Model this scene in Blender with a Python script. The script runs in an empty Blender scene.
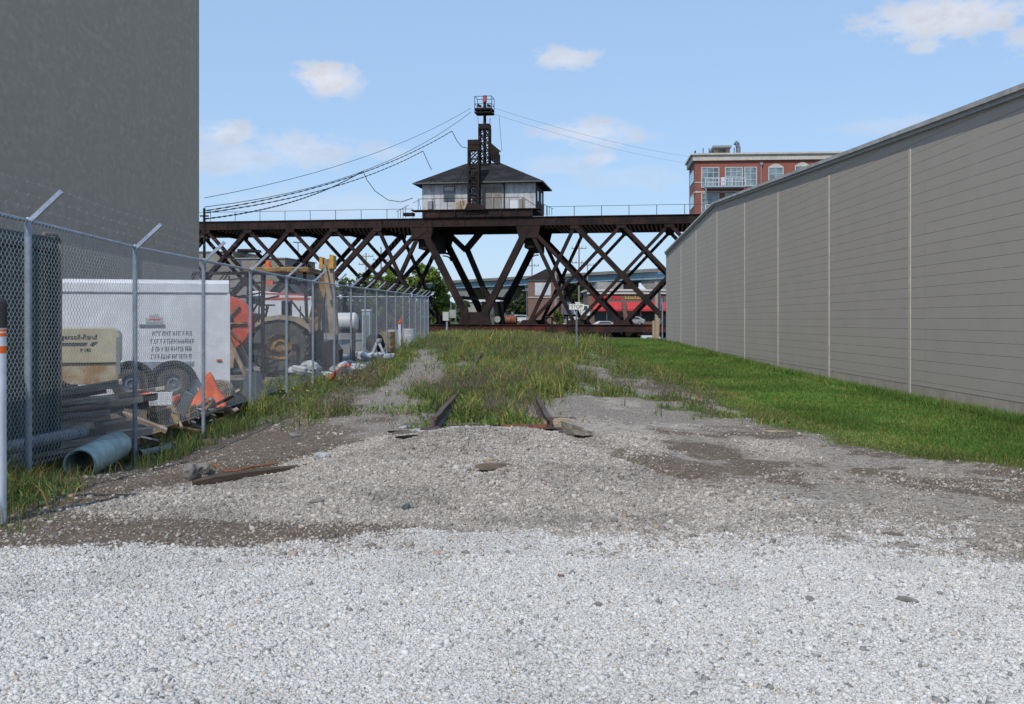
import bpy, math, random
import numpy as np
from mathutils import Vector, Matrix, Euler
random.seed(7); rng = np.random.default_rng(11)
SC = bpy.context.scene; COL = SC.collection
R = math.radians
F = 1040.0; EYE = 1.6; HZ = 320.0
# ------------------------------------------------------------------ camera
cam_d = bpy.data.cameras.new('camera'); cam = bpy.data.objects.new('camera', cam_d); COL.objects.link(cam)
cam.location = (0, 0, EYE); cam.rotation_euler = (R(90), 0, 0)
cam_d.sensor_width = 36; cam_d.lens = 36*F/1024; cam_d.shift_y = -32/1024
cam_d.clip_start = 0.05; cam_d.clip_end = 9000
SC.camera = cam
# ------------------------------------------------------------------ light
SUN_DIR = Vector((-0.24, -0.60, 0.766)).normalized()      # towards the sun: behind the camera, a little left
sun_d = bpy.data.lights.new('sun', 'SUN'); sun = bpy.data.objects.new('sun', sun_d); COL.objects.link(sun)
sun_d.energy = 2.4; sun_d.angle = R(0.6); sun_d.color = (1.0, 0.95, 0.88)
sun.rotation_euler = SUN_DIR.to_track_quat('Z', 'Y').to_euler()
sun.location = (-10, -20, 40)
W = bpy.data.worlds.new('World'); SC.world = W; W.use_nodes = True
SC.view_settings.view_transform = 'Standard'; SC.view_settings.look = 'None'
SC.view_settings.exposure = 0.45; SC.view_settings.gamma = 1.0; SC.view_settings.use_curve_mapping = False

def world_nodes():
    nt = W.node_tree; N = nt.nodes; L = nt.links; N.clear()
    out = N.new('ShaderNodeOutputWorld'); bg = N.new('ShaderNodeBackground'); bg.inputs['Strength'].default_value = 0.125
    sky = N.new('ShaderNodeTexSky'); sky.sky_type = 'NISHITA'; sky.sun_disc = False
    sky.sun_elevation = math.asin(SUN_DIR.z); sky.sun_rotation = math.atan2(SUN_DIR.x, SUN_DIR.y)
    sky.air_density = 1.0; sky.dust_density = 0.5; sky.ozone_density = 1.5
    tc = N.new('ShaderNodeTexCoord')
    nz = N.new('ShaderNodeTexNoise'); nz.inputs['Scale'].default_value = 30; nz.inputs['Detail'].default_value = 9; nz.inputs['Roughness'].default_value = 0.62
    mp = N.new('ShaderNodeMapping'); mp.inputs['Scale'].default_value = (1, 1, 1.9)
    L.new(tc.outputs['Generated'], mp.inputs['Vector']); L.new(mp.outputs['Vector'], nz.inputs['Vector'])
    acc = None
    # cloud: pixel centre, half sizes in pixels, density
    clouds = [(328, 80, 40, 19, 1.0), (352, 84, 18, 10, .5), (226, 133, 34, 14, .75), (300, 150, 62, 22, .55), (235, 158, 55, 22, .5), (385, 152, 40, 12, .35),
              (565, 58, 40, 13, .8), (590, 134, 62, 17, .7), (602, 159, 26, 9, .6), (560, 165, 60, 14, .3),
              (945, 17, 78, 22, .95), (925, 46, 17, 9, .7), (900, 125, 60, 12, .3), (340, 206, 150, 18, .3), (640, 178, 70, 14, .25), (1100, 30, 80, 22, .8),
              (-80, 90, 90, 30, .8), (90, -90, 120, 30, .8), (760, -120, 140, 36, .8), (-500, 60, 180, 40, .8), (1500, 90, 200, 40, .8)]
    for (px, py, sx, sy, dn) in clouds:
        d = Vector(((px-512)/F, 1, (HZ-py)/F)).normalized()
        sub = N.new('ShaderNodeVectorMath'); sub.operation = 'SUBTRACT'; sub.inputs[1].default_value = d
        L.new(tc.outputs['Generated'], sub.inputs[0])
        mul = N.new('ShaderNodeVectorMath'); mul.operation = 'MULTIPLY'
        mul.inputs[1].default_value = (F/sx, 0.4*F/sx, F/sy)
        L.new(sub.outputs[0], mul.inputs[0])
        ln = N.new('ShaderNodeVectorMath'); ln.operation = 'LENGTH'; L.new(mul.outputs[0], ln.inputs[0])
        a = N.new('ShaderNodeMath'); a.operation = 'MULTIPLY_ADD'; a.inputs[1].default_value = 2.6; a.inputs[2].default_value = -1.30
        L.new(nz.outputs['Fac'], a.inputs[0])
        s = N.new('ShaderNodeMath'); s.operation = 'ADD'; L.new(ln.outputs['Value'], s.inputs[0]); L.new(a.outputs[0], s.inputs[1])
        mr = N.new('ShaderNodeMapRange'); mr.interpolation_type = 'SMOOTHSTEP'
        mr.inputs['From Min'].default_value = 1.05; mr.inputs['From Max'].default_value = 0.3
        mr.inputs['To Min'].default_value = 0; mr.inputs['To Max'].default_value = dn
        L.new(s.outputs[0], mr.inputs['Value'])
        if acc is None: acc = mr.outputs[0]
        else:
            m = N.new('ShaderNodeMath'); m.operation = 'MAXIMUM'; L.new(acc, m.inputs[0]); L.new(mr.outputs[0], m.inputs[1]); acc = m.outputs[0]
    tint = N.new('ShaderNodeMix'); tint.data_type = 'RGBA'; tint.blend_type = 'MIX'; tint.inputs[0].default_value = 0.72
    tint.inputs[7].default_value = (2.15, 3.30, 5.05, 1); L.new(sky.outputs[0], tint.inputs[6])
    cc = N.new('ShaderNodeMapRange'); cc.inputs['From Min'].default_value = .3; cc.inputs['From Max'].default_value = .7
    cc.inputs['To Min'].default_value = 3.7; cc.inputs['To Max'].default_value = 5.2; L.new(nz.outputs['Fac'], cc.inputs['Value'])
    ccol = N.new('ShaderNodeVectorMath'); ccol.operation = 'SCALE'; ccol.inputs[0].default_value = (.93, .98, 1.10); L.new(cc.outputs[0], ccol.inputs['Scale'])
    mix = N.new('ShaderNodeMix'); mix.data_type = 'RGBA'; L.new(acc, mix.inputs[0]); L.new(tint.outputs[2], mix.inputs[6]); L.new(ccol.outputs[0], mix.inputs[7])
    L.new(mix.outputs[2], bg.inputs['Color']); L.new(bg.outputs[0], out.inputs[0])
world_nodes()

# ------------------------------------------------------------------ helpers
def at(px, py, Y): return Vector(((px-512)*Y/F, Y, EYE+(HZ-py)*Y/F))
def sm(a, b, x):
    t = np.clip((x-a)/(b-a), 0, 1); return t*t*(3-2*t)
def vnoise(x, y, seed=0):
    x = np.asarray(x, float); y = np.asarray(y, float)
    xi = np.floor(x).astype(np.int64); yi = np.floor(y).astype(np.int64); fx = x-xi; fy = y-yi
    def h(a, b):
        n = (a*374761393 + b*668265263 + seed*1442695041) & 0xffffffff
        n = ((n ^ (n >> 13))*1274126177) & 0xffffffff
        return ((n ^ (n >> 16)) & 0xffff)/65535.0
    ux = fx*fx*(3-2*fx); uy = fy*fy*(3-2*fy)
    return (h(xi, yi)*(1-ux)+h(xi+1, yi)*ux)*(1-uy)+(h(xi, yi+1)*(1-ux)+h(xi+1, yi+1)*ux)*uy
def fbm(x, y, o=4, seed=0):
    s = 0; a = .5; t = 0
    for k in range(o):
        s = s+a*vnoise(x*2**k, y*2**k, seed+k*17); t += a; a *= .5
    return s/t

class MB:
    def __init__(s): s.v = []; s.f = []
    def add(s, vs, fs):
        o = len(s.v); s.v += [tuple(p) for p in vs]; s.f += [tuple(i+o for i in f) for f in fs]; return s
    def box(s, c, d, rz=0, rx=0, ry=0):
        M = Matrix.Translation(Vector(c)) @ Euler((rx, ry, rz)).to_matrix().to_4x4()
        x, y, z = d[0]/2, d[1]/2, d[2]/2
        vs = [M @ Vector(p) for p in ((-x,-y,-z),(x,-y,-z),(x,y,-z),(-x,y,-z),(-x,-y,z),(x,-y,z),(x,y,z),(-x,y,z))]
        return s.add(vs, [(0,3,2,1),(4,5,6,7),(0,1,5,4),(1,2,6,5),(2,3,7,6),(3,0,4,7)])
    def b2(s, lo, hi): return s.box([(a+b)/2 for a, b in zip(lo, hi)], [abs(b-a) for a, b in zip(lo, hi)])
    def bar(s, p, q, w, h, up=(0,0,1)):
        p = Vector(p); q = Vector(q); d = (q-p).normalized(); u = Vector(up)
        if abs(d.dot(u)) > .98: u = Vector((0,1,0))
        a = d.cross(u).normalized(); b = a.cross(d).normalized()
        vs = []
        for e in (p, q):
            for (i, j) in ((-1,-1),(1,-1),(1,1),(-1,1)): vs.append(e+a*(i*w/2)+b*(j*h/2))
        return s.add(vs, [(0,3,2,1),(4,5,6,7),(0,1,5,4),(1,2,6,5),(2,3,7,6),(3,0,4,7)])
    def tube(s, pts, r, n=8, cap=True):
        pts = [Vector(p) for p in pts]; rr = r if isinstance(r, (list, tuple)) else [r]*len(pts)
        o = len(s.v); m = len(pts)
        for i, p in enumerate(pts):
            d = (pts[min(i+1, m-1)]-pts[max(i-1, 0)]).normalized()
            u = Vector((0,0,1)) if abs(d.z) < .95 else Vector((0,1,0))
            a = d.cross(u).normalized(); b = a.cross(d)
            for k in range(n):
                t = 2*math.pi*k/n; s.v.append(tuple(p+(a*math.cos(t)+b*math.sin(t))*rr[i]))
        for i in range(m-1):
            for k in range(n):
                s.f.append((o+i*n+k, o+i*n+(k+1) % n, o+(i+1)*n+(k+1) % n, o+(i+1)*n+k))
        if cap:
            s.f.append(tuple(o+k for k in range(n))[::-1]); s.f.append(tuple(o+(m-1)*n+k for k in range(n)))
        return s
    def lathe(s, prof, c, axis='Z', n=24, close=False):
        o = len(s.v); m = len(prof); c = Vector(c)
        for (r, h) in prof:
            for k in range(n):
                t = 2*math.pi*k/n; x, y = r*math.cos(t), r*math.sin(t)
                p = {'Z': (x, y, h), 'Y': (x, h, y), 'X': (h, x, y)}[axis]
                s.v.append(tuple(c+Vector(p)))
        mm = m if close else m-1
        for i in range(mm):
            j = (i+1) % m
            for k in range(n): s.f.append((o+i*n+k, o+i*n+(k+1) % n, o+j*n+(k+1) % n, o+j*n+k))
        return s
    def prism(s, poly, ext):
        poly = [Vector(p) for p in poly]; e = Vector(ext); n = len(poly)
        return s.add(poly+[p+e for p in poly], [tuple(range(n))[::-1], tuple(range(n, 2*n))]+[(i, (i+1) % n, n+(i+1) % n, n+i) for i in range(n)])
    def build(s, name, m=None, parent=None, world=False, smooth=False, bevel=0):
        me = bpy.data.meshes.new(name); V_ = s.v
        if world and parent is not None:
            M = winv(parent); V_ = [tuple(M @ Vector(p)) for p in V_]
        me.from_pydata(V_, [], s.f); me.validate(); me.update()
        import bmesh
        bm = bmesh.new(); bm.from_mesh(me); bmesh.ops.recalc_face_normals(bm, faces=bm.faces)
        if bevel:
            bmesh.ops.bevel(bm, geom=list(bm.edges), offset=bevel, segments=2, affect='EDGES', profile=.6)
        bm.to_mesh(me); bm.free()
        if m: me.materials.append(m)
        if smooth:
            me.polygons.foreach_set('use_smooth', [True]*len(me.polygons))
            me.set_sharp_from_angle(angle=R(38))
        o = bpy.data.objects.new(name, me); COL.objects.link(o)
        if parent is not None: o.parent = parent
        return o
def winv(o):
    M = Matrix.Identity(4); 
    while o is not None:
        M = Matrix.LocRotScale(o.location, o.rotation_euler, o.scale) @ M; o = o.parent
    return M.inverted()
def tag(o, label=None, cat=None, group=None, kind=None):
    if label: o['label'] = label
    if cat: o['category'] = cat
    if group: o['group'] = group
    if kind: o['kind'] = kind
    return o
def thing(name, label, cat, loc=(0,0,0), rz=0, group=None):
    o = bpy.data.objects.new(name, None); COL.objects.link(o); o.empty_display_size = .2
    o.location = loc; o.rotation_euler = (0, 0, rz); return tag(o, label, cat, group)
def copy_tree(o, parent=None):
    c = o.copy(); COL.objects.link(c); c.parent = parent
    for ch in list(o.children): copy_tree(ch, c)
    return c
def np_obj(name, V_, Fc, m, col=None, smooth=False, parent=None):
    me = bpy.data.meshes.new(name); V_ = np.asarray(V_, np.float32); Fc = np.asarray(Fc, np.int32); k = Fc.shape[1]; nf = len(Fc)
    me.vertices.add(len(V_)); me.vertices.foreach_set('co', V_.ravel())
    me.loops.add(nf*k); me.loops.foreach_set('vertex_index', Fc.ravel())
    me.polygons.add(nf); me.polygons.foreach_set('loop_start', np.arange(nf, dtype=np.int32)*k)
    me.polygons.foreach_set('loop_total', np.full(nf, k, np.int32))
    if smooth: me.polygons.foreach_set('use_smooth', np.ones(nf, bool))
    me.update(calc_edges=True)
    if col is not None:
        a = me.color_attributes.new('tone', 'FLOAT_COLOR', 'POINT')
        c4 = np.ones((len(V_), 4), np.float32); c4[:, :3] = col; a.data.foreach_set('color', c4.ravel())
    me.materials.append(m); o = bpy.data.objects.new(name, me); COL.objects.link(o)
    if parent: o.parent = parent
    return o

# ------------------------------------------------------------------ materials
def _mix(N, L, fac, a, b):
    m = N.new('ShaderNodeMix'); m.data_type = 'RGBA'
    if hasattr(fac, 'links') or hasattr(fac, 'node'): L.new(fac, m.inputs[0])
    else: m.inputs[0].default_value = fac
    for i, v in ((6, a), (7, b)):
        if isinstance(v, (tuple, list)): m.inputs[i].default_value = (*v[:3], 1)
        else: L.new(v, m.inputs[i])
    return m.outputs[2]
def _noise(N, L, vec, scale, detail=5, rough=.6, stretch=None):
    n = N.new('ShaderNodeTexNoise'); n.inputs['Scale'].default_value = scale; n.inputs['Detail'].default_value = detail; n.inputs['Roughness'].default_value = rough
    if stretch:
        mp = N.new('ShaderNodeMapping'); mp.inputs['Scale'].default_value = stretch; L.new(vec, mp.inputs['Vector']); vec = mp.outputs[0]
    L.new(vec, n.inputs['Vector']); return n.outputs['Fac']
def _ramp(N, L, v, lo, hi):
    m = N.new('ShaderNodeMapRange'); m.inputs['From Min'].default_value = lo; m.inputs['From Max'].default_value = hi
    m.interpolation_type = 'SMOOTHSTEP'; L.new(v, m.inputs['Value']); return m.outputs[0]
def mat(name, c, rough=.75, metal=0., c2=None, scale=3., lo=.42, hi=.62, var=.12, bump=.0, bscale=30., stretch=None, spec=.4, c3=None, scale3=1.2, lo3=.55, hi3=.7):
    m = bpy.data.materials.new(name); m.use_nodes = True; nt = m.node_tree; N = nt.nodes; L = nt.links
    b = N['Principled BSDF']; b.inputs['Roughness'].default_value = rough; b.inputs['Metallic'].default_value = metal; b.inputs['Specular IOR Level'].default_value = spec
    tc = N.new('ShaderNodeTexCoord'); v = tc.outputs['Object']
    a = tuple(x*(1-var) for x in c); d = tuple(min(1, x*(1+var)) for x in c)
    col = _mix(N, L, _ramp(N, L, _noise(N, L, v, scale*2.7, 6, .65, stretch), .3, .7), a, d)
    if c2: col = _mix(N, L, _ramp(N, L, _noise(N, L, v, scale, 6, .7, stretch), lo, hi), col, c2)
    if c3: col = _mix(N, L, _ramp(N, L, _noise(N, L, v, scale3, 8, .75), lo3, hi3), col, c3)
    L.new(col, b.inputs['Base Color'])
    if bump:
        bp = N.new('ShaderNodeBump'); bp.inputs['Strength'].default_value = bump; bp.inputs['Distance'].default_value = .02
        L.new(_noise(N, L, v, bscale, 4, .6, stretch), bp.inputs['Height']); L.new(bp.outputs[0], b.inputs['Normal'])
    return m
def tone_mat(name, rough=.85, spec=.3, trans=0., var=.25, scale=40.):
    m = bpy.data.materials.new(name); m.use_nodes = True; nt = m.node_tree; N = nt.nodes; L = nt.links
    b = N['Principled BSDF']; b.inputs['Roughness'].default_value = rough; b.inputs['Specular IOR Level'].default_value = spec
    at_ = N.new('ShaderNodeAttribute'); at_.attribute_name = 'tone'
    tc = N.new('ShaderNodeTexCoord')
    n = _noise(N, L, tc.outputs['Object'], scale, 3, .6); mr = N.new('ShaderNodeMapRange'); mr.inputs['From Min'].default_value = .25; mr.inputs['From Max'].default_value = .75
    mr.inputs['To Min'].default_value = 1-var; mr.inputs['To Max'].default_value = 1+var; L.new(n, mr.inputs['Value'])
    sc = N.new('ShaderNodeVectorMath'); sc.operation = 'SCALE'; L.new(at_.outputs['Color'], sc.inputs[0]); L.new(mr.outputs[0], sc.inputs['Scale'])
    L.new(sc.outputs[0], b.inputs['Base Color'])
    if trans:
        t = N.new('ShaderNodeBsdfTranslucent'); L.new(sc.outputs[0], t.inputs['Color']); ms = N.new('ShaderNodeMixShader'); ms.inputs[0].default_value = trans
        L.new(b.outputs[0], ms.inputs[1]); L.new(t.outputs[0], ms.inputs[2]); L.new(ms.outputs[0], N['Material Output'].inputs[0])
    return m
M = {}
M['rust_steel'] = mat('rusted_bridge_steel', (.031,.0165,.0135), .8, 0, c2=(.013,.009,.009), scale=.5, c3=(.065,.028,.020), scale3=.35, lo3=.52, hi3=.8, bump=.3, bscale=12, spec=.25)
M['dark_steel'] = mat('grimy_shaded_steel', (.018,.014,.014), .85, 0, c2=(.03,.018,.015), scale=.6, spec=.2)
M['red_rust'] = mat('red_rust', (.036,.020,.017), .85, c2=(.10,.028,.020), scale=.5, spec=.2)
M['galv'] = mat('galvanised_steel', (.34,.39,.46), .5, .45, c2=(.26,.30,.36), scale=6, spec=.5)
M['wire'] = mat('galvanised_wire', (.42,.46,.50), .55, .3)
M['galv_dark'] = mat('dull_galvanised', (.2,.22,.25), .5, .5)
M['timber'] = mat('weathered_timber', (.50,.39,.28), .9, c2=(.26,.19,.135), scale=5, stretch=(1,8,8), bump=.5, bscale=20, spec=.15, c3=(.40,.35,.29), scale3=2)
M['timber_x'] = mat('weathered_grey_timber', (.34,.305,.26), .9, c2=(.18,.155,.13), scale=6, stretch=(.6,6,6), bump=.4, bscale=20, spec=.15)
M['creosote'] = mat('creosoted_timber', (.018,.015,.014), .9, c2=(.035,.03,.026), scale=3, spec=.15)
M['white'] = mat('white_painted_metal', (.64,.66,.70), .45, c2=(.57,.59,.62), scale=1.2)
M['beige'] = mat('beige_paint', (.50,.46,.33), .5, c2=(.42,.37,.25), scale=1.5)
M['beige_rust'] = mat('rusty_beige_paint', (.46,.41,.29), .6, c2=(.33,.18,.06), scale=2.2, lo=.4, hi=.62)
M['black'] = mat('black_rubber', (.016,.016,.018), .7, c2=(.03,.03,.03), scale=6, bump=.3)
M['tyre'] = mat('dusty_tyre', (.055,.052,.048), .85, c2=(.10,.09,.078), scale=5, bump=.4, bscale=18)
M['orange'] = mat('orange_plastic', (.72,.13,.035), .5, c2=(.55,.11,.04), scale=4)
M['red'] = mat('red_paint', (.58,.09,.03), .5, c2=(.42,.06,.03), scale=4)
M['yellow'] = mat('faded_yellow_paint', (.36,.21,.06), .6, c2=(.18,.11,.05), scale=3, c3=(.07,.05,.04), scale3=5, lo3=.45, hi3=.62)
M['tan'] = mat('dusty_tan_paint', (.36,.27,.185), .7, c2=(.22,.17,.125), scale=3)
M['green_dark'] = mat('dark_green_paint', (.028,.058,.054), .6, c2=(.034,.066,.062), scale=2, stretch=(1,1,.2), c3=(.05,.075,.07), scale3=3, lo3=.6, hi3=.75)
M['pvc'] = mat('pale_green_plastic', (.38,.49,.47), .5, c2=(.27,.35,.34), scale=5)
M['pvc_grey'] = mat('grey_plastic_pipe', (.20,.22,.25), .6, c2=(.11,.12,.14), scale=5)
M['glass'] = mat('dark_glass', (.05,.07,.08), .1, spec=.8)
M['glass_blue'] = mat('window_glass', (.20,.27,.29), .12, spec=.8, c2=(.08,.11,.12), scale=.5)
M['brick_red'] = None
M['grey_metal'] = mat('grey_metal', (.25,.26,.27), .5, .3)
M['sack'] = mat('white_woven_sack', (.5,.52,.55), .8, c2=(.36,.38,.4), scale=6, bump=.4, bscale=10)
M['concrete'] = mat('pale_concrete', (.34,.33,.31), .9, c2=(.25,.24,.22), scale=2, bump=.3)
def brick_mat(name, c, c2, mortar, wdt, hgt, ms, axes='xz', bump=.3, coarse=None, spec=.2, joint_break=0.):
    m = bpy.data.materials.new(name); m.use_nodes = True; nt = m.node_tree; N = nt.nodes; L = nt.links
    b = N['Principled BSDF']; b.inputs['Roughness'].default_value = .85; b.inputs['Specular IOR Level'].default_value = spec
    tc = N.new('ShaderNodeTexCoord'); sp = N.new('ShaderNodeSeparateXYZ'); cb = N.new('ShaderNodeCombineXYZ'); L.new(tc.outputs['Object'], sp.inputs[0])
    L.new(sp.outputs['XYZ'.index(axes[0].upper())], cb.inputs[0]); L.new(sp.outputs['XYZ'.index(axes[1].upper())], cb.inputs[1])
    br = N.new('ShaderNodeTexBrick'); br.inputs['Scale'].default_value = 1; br.inputs['Brick Width'].default_value = wdt; br.inputs['Row Height'].default_value = hgt
    br.inputs['Mortar Size'].default_value = ms; br.inputs['Mortar Smooth'].default_value = .2
    br.inputs['Color1'].default_value = (*c, 1); br.inputs['Color2'].default_value = (*c2, 1); br.inputs['Mortar'].default_value = (*mortar, 1)
    L.new(cb.outputs[0], br.inputs['Vector'])
    n = _noise(N, L, tc.outputs['Object'], .7, 7, .7); cc = br.outputs['Color']
    if joint_break:
        n2 = _ramp(N, L, _noise(N, L, tc.outputs['Object'], 1.1, 4, .7, (1,.6,3.2)), .5, .72)
        pl = _mix(N, L, _ramp(N, L, _noise(N, L, tc.outputs['Object'], 1.5, 4), .3, .7), c, c2)
        cc = _mix(N, L, n2, cc, pl)
    dk = N.new('ShaderNodeMapRange'); dk.inputs['From Min'].default_value = .3; dk.inputs['From Max'].default_value = .7; dk.inputs['To Min'].default_value = .95 if joint_break else .88; dk.inputs['To Max'].default_value = 1.04 if joint_break else 1.1
    L.new(n, dk.inputs['Value']); sc = N.new('ShaderNodeVectorMath'); sc.operation = 'SCALE'; L.new(cc, sc.inputs[0]); L.new(dk.outputs[0], sc.inputs['Scale'])
    L.new(sc.outputs[0], b.inputs['Base Color'])
    bp = N.new('ShaderNodeBump'); bp.inputs['Strength'].default_value = bump; bp.inputs['Distance'].default_value = .006; bp.invert = True
    L.new(br.outputs['Fac'], bp.inputs['Height'])
    bp2 = N.new('ShaderNodeBump'); bp2.inputs['Strength'].default_value = .25; bp2.inputs['Distance'].default_value = .01
    L.new(_noise(N, L, tc.outputs['Object'], 30, 4), bp2.inputs['Height']); L.new(bp.outputs[0], bp2.inputs['Normal']); L.new(bp2.outputs[0], b.inputs['Normal'])
    return m
M['block'] = brick_mat('painted_block_wall', (.448,.396,.345), (.440,.389,.338), (.17,.145,.125), 40.0, .2032, .0042, 'yz', bump=.5, joint_break=1)
M['brick_red'] = brick_mat('red_brick', (.30,.085,.055), (.24,.07,.05), (.28,.16,.13), .22, .075, .008, 'xz')
M['brick_brown'] = brick_mat('brown_brick', (.22,.12,.095), (.17,.09,.075), (.22,.18,.15), .3, .1, .01, 'xz')

# ------------------------------------------------------------------ ground shape
def trackc(Y): return -.19-.0058*Y
def fence_x(Y):
    Y = np.asarray(Y, float); return -4.62-.0115*np.minimum(Y, 22)-.002*np.maximum(Y-22, 0)
def ground_z(x, Y):
    x = np.asarray(x, float); Y = np.asarray(Y, float)
    z = .42*sm(22, 60, Y)
    z = z+.05*(fbm(x*.35, Y*.35, 3, 3)-.5)*sm(3, 10, Y)
    # dip along the fence
    z = z-.25*np.exp(-((Y-15.3)/4.4)**4)*np.exp(-((x+5.6)/1.9)**4)
    z = z+.12*np.exp(-((Y-9.0)/1.9)**2)*np.exp(-((x+5.2)/1.4)**2)
    # track bed and the gravel heap over the end of the rails
    dx = x-trackc(Y)
    z = z+.10*sm(9.0, 13, Y)*(1-sm(1.4, 3.4, np.abs(dx)))*(1-sm(40, 70, Y))
    w = fbm(x*1.4, Y*1.4, 4, 9)-.5
    hx = (x+.30)/(1.30+1.3*(1-sm(8.6, 11.8, Y)))
    heap = .25*np.exp(-np.abs(hx)**2.6)*sm(8.2, 11.9, Y+w*1.2)*(1-.8*sm(12.0, 13.3, Y+w*.3))*(1-sm(13.2, 14, Y))
    z = z+heap*(1+.5*w)
    # lip of the heap on the left, soil scoop on the right
    e = lip(x, Y); z = z+.075*sm(-.03, .10, e)*np.exp(-((x+2.6)/1.0)**4)*(1-sm(11.5, 13, Y))
    z = z-.17*np.exp(-(((x-(1.22-.42*(Y-11.5))))/.20)**2)*sm(9.8, 10.6, Y)*(1-sm(12.9, 13.5, Y))
    z = z-.42*sm(60, 76, Y)*sm(.5, 4.5, x)
    z = z+.035*(fbm(x*2.6, Y*2.6, 4, 21)-.5)*(1-sm(20, 40, Y))*sm(1, 4, Y)+.012*(vnoise(x*9, Y*9, 5)-.5)*(1-sm(12, 20, Y))
    # river
    z = z-4.2*sm(95.5, 99, Y)+4.9*sm(172, 180, Y)
    return z
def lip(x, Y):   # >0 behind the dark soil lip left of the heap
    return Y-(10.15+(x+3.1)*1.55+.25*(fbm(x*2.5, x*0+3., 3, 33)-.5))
def gz(x, Y): return float(ground_z(np.array([x]), np.array([Y]))[0])
# ------------------------------------------------------------------ ground surface zones (what lies where)
def zones(x, Y):
    n = fbm(x*1.1, Y*1.1, 5, 40)-.5; n2 = fbm(x*.45+9, Y*.45, 4, 50)-.5; n3 = fbm(x*5, Y*5, 4, 57)-.5
    edge = np.interp(x, [-8, -3.6, -2.1, -.7, 1, 1.8, 2.5, 3.4, 8], [7.5, 7.35, 7.2, 7.75, 7.8, 7.6, 7.15, 6.75, 6.3])
    white = 1-sm(-.18, .22, Y-edge+n*.7+n3*.5)
    # thin white scatter further back
    white = np.maximum(white, .62*sm(.02, .2, n2+n3*.5)*(1-sm(8, 11.5, Y))*sm(-1.5, .5, x))
    # gravel heap
    hl = np.interp(Y, [8.2, 9.2, 10.1, 11.7, 12.9, 14], [-3.9, -3.4, -3.0, -2.25, -2.1, -1.9]); hr = np.interp(Y, [8, 9, 10, 11.5, 13, 14], [3.2, 2.4, 1.5, 1.0, .62, .6])
    fy = np.interp(x, [-4, -3, -1.5, 0, 3], [8.9, 8.5, 8.2, 7.9, 7.7])
    heap = sm(-.12, .12, x-hl+n*.5+n3*.2)*(1-sm(-.25, .3, x-hr+n*.9))*sm(-.3, .3, Y-fy+n*.9)*(1-sm(13.1, 13.7, Y+n*.8))
    pt = fbm(x*.9+20, Y*.55, 4, 111)-.5
    heap = np.maximum(heap, sm(.0, .10, pt+.10+n3*.2)*sm(.4, .9, x)*(1-sm(3.2, 4.2, x+n))*sm(11.2, 12.6, Y+n)*(1-sm(14.8, 17, Y+n*2)))
    heap = np.maximum(heap, .8*sm(.08, .2, pt+n3*.3)*sm(1.0, 2, x)*sm(8.5, 9.5, Y)*(1-sm(22, 30, Y)))
    # soil : left strip, lip, scoop
    soil = (1-sm(-.6, .9, x+1.2+n*2.2+ (Y-7.6)*.14))*(1-sm(18, 26, Y))*sm(-.1, .1, Y-edge+.1)
    soil = np.maximum(soil, .75*sm(.02, .16, -pt+n3*.2)*sm(.8, 1.6, x)*sm(8.3, 9.5, Y)*(1-sm(14, 18, Y)))
    soil = np.maximum(soil, .8*(1-sm(.35, .8, np.hypot((x-1.55+.28*(Y-11.3))/.62, (Y-11.4)/1.9)+n*.9)))
    soil = np.maximum(soil, .7*sm(.1, .2, n2+n*.4)*sm(14, 17, Y)*(x > 0))
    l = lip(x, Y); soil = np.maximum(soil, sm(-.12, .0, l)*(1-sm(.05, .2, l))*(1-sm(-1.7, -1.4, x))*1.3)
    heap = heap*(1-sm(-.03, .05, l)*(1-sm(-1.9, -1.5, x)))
    sc = np.abs(x-(1.15-.42*(Y-11.5))); soil = np.maximum(soil, (1-sm(.12, .24, sc))*sm(9.6, 10.2, Y)*(1-sm(12.9, 13.2, Y)))
    heap = heap*(1-(1-sm(.12, .24, sc))*sm(9.6, 10.2, Y))
    # ballast (pinkish grey) further back
    ball = sm(12.5, 16, Y+n2*7)
    # green
    lb = np.interp(Y, [8, 11.2, 12, 14.1, 15.3, 21.9, 30, 45, 60, 90], [7.5, 5.7, 4.8, 4.35, 3.9, 3.95, 4.0, 3.4, 2.2, 2.0])
    green = sm(-.35, .35, x-lb+n*.9)*sm(8, 11, Y+.4*(x-5))
    wd = weed_density(x, Y); green = np.maximum(green, wd*.62)
    green = np.maximum(green, sm(-5.5, -6.5, x)*.2*sm(5, 9, Y))
    return [np.clip(a, 0, 1) for a in (white, soil, green, heap, ball)]
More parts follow.
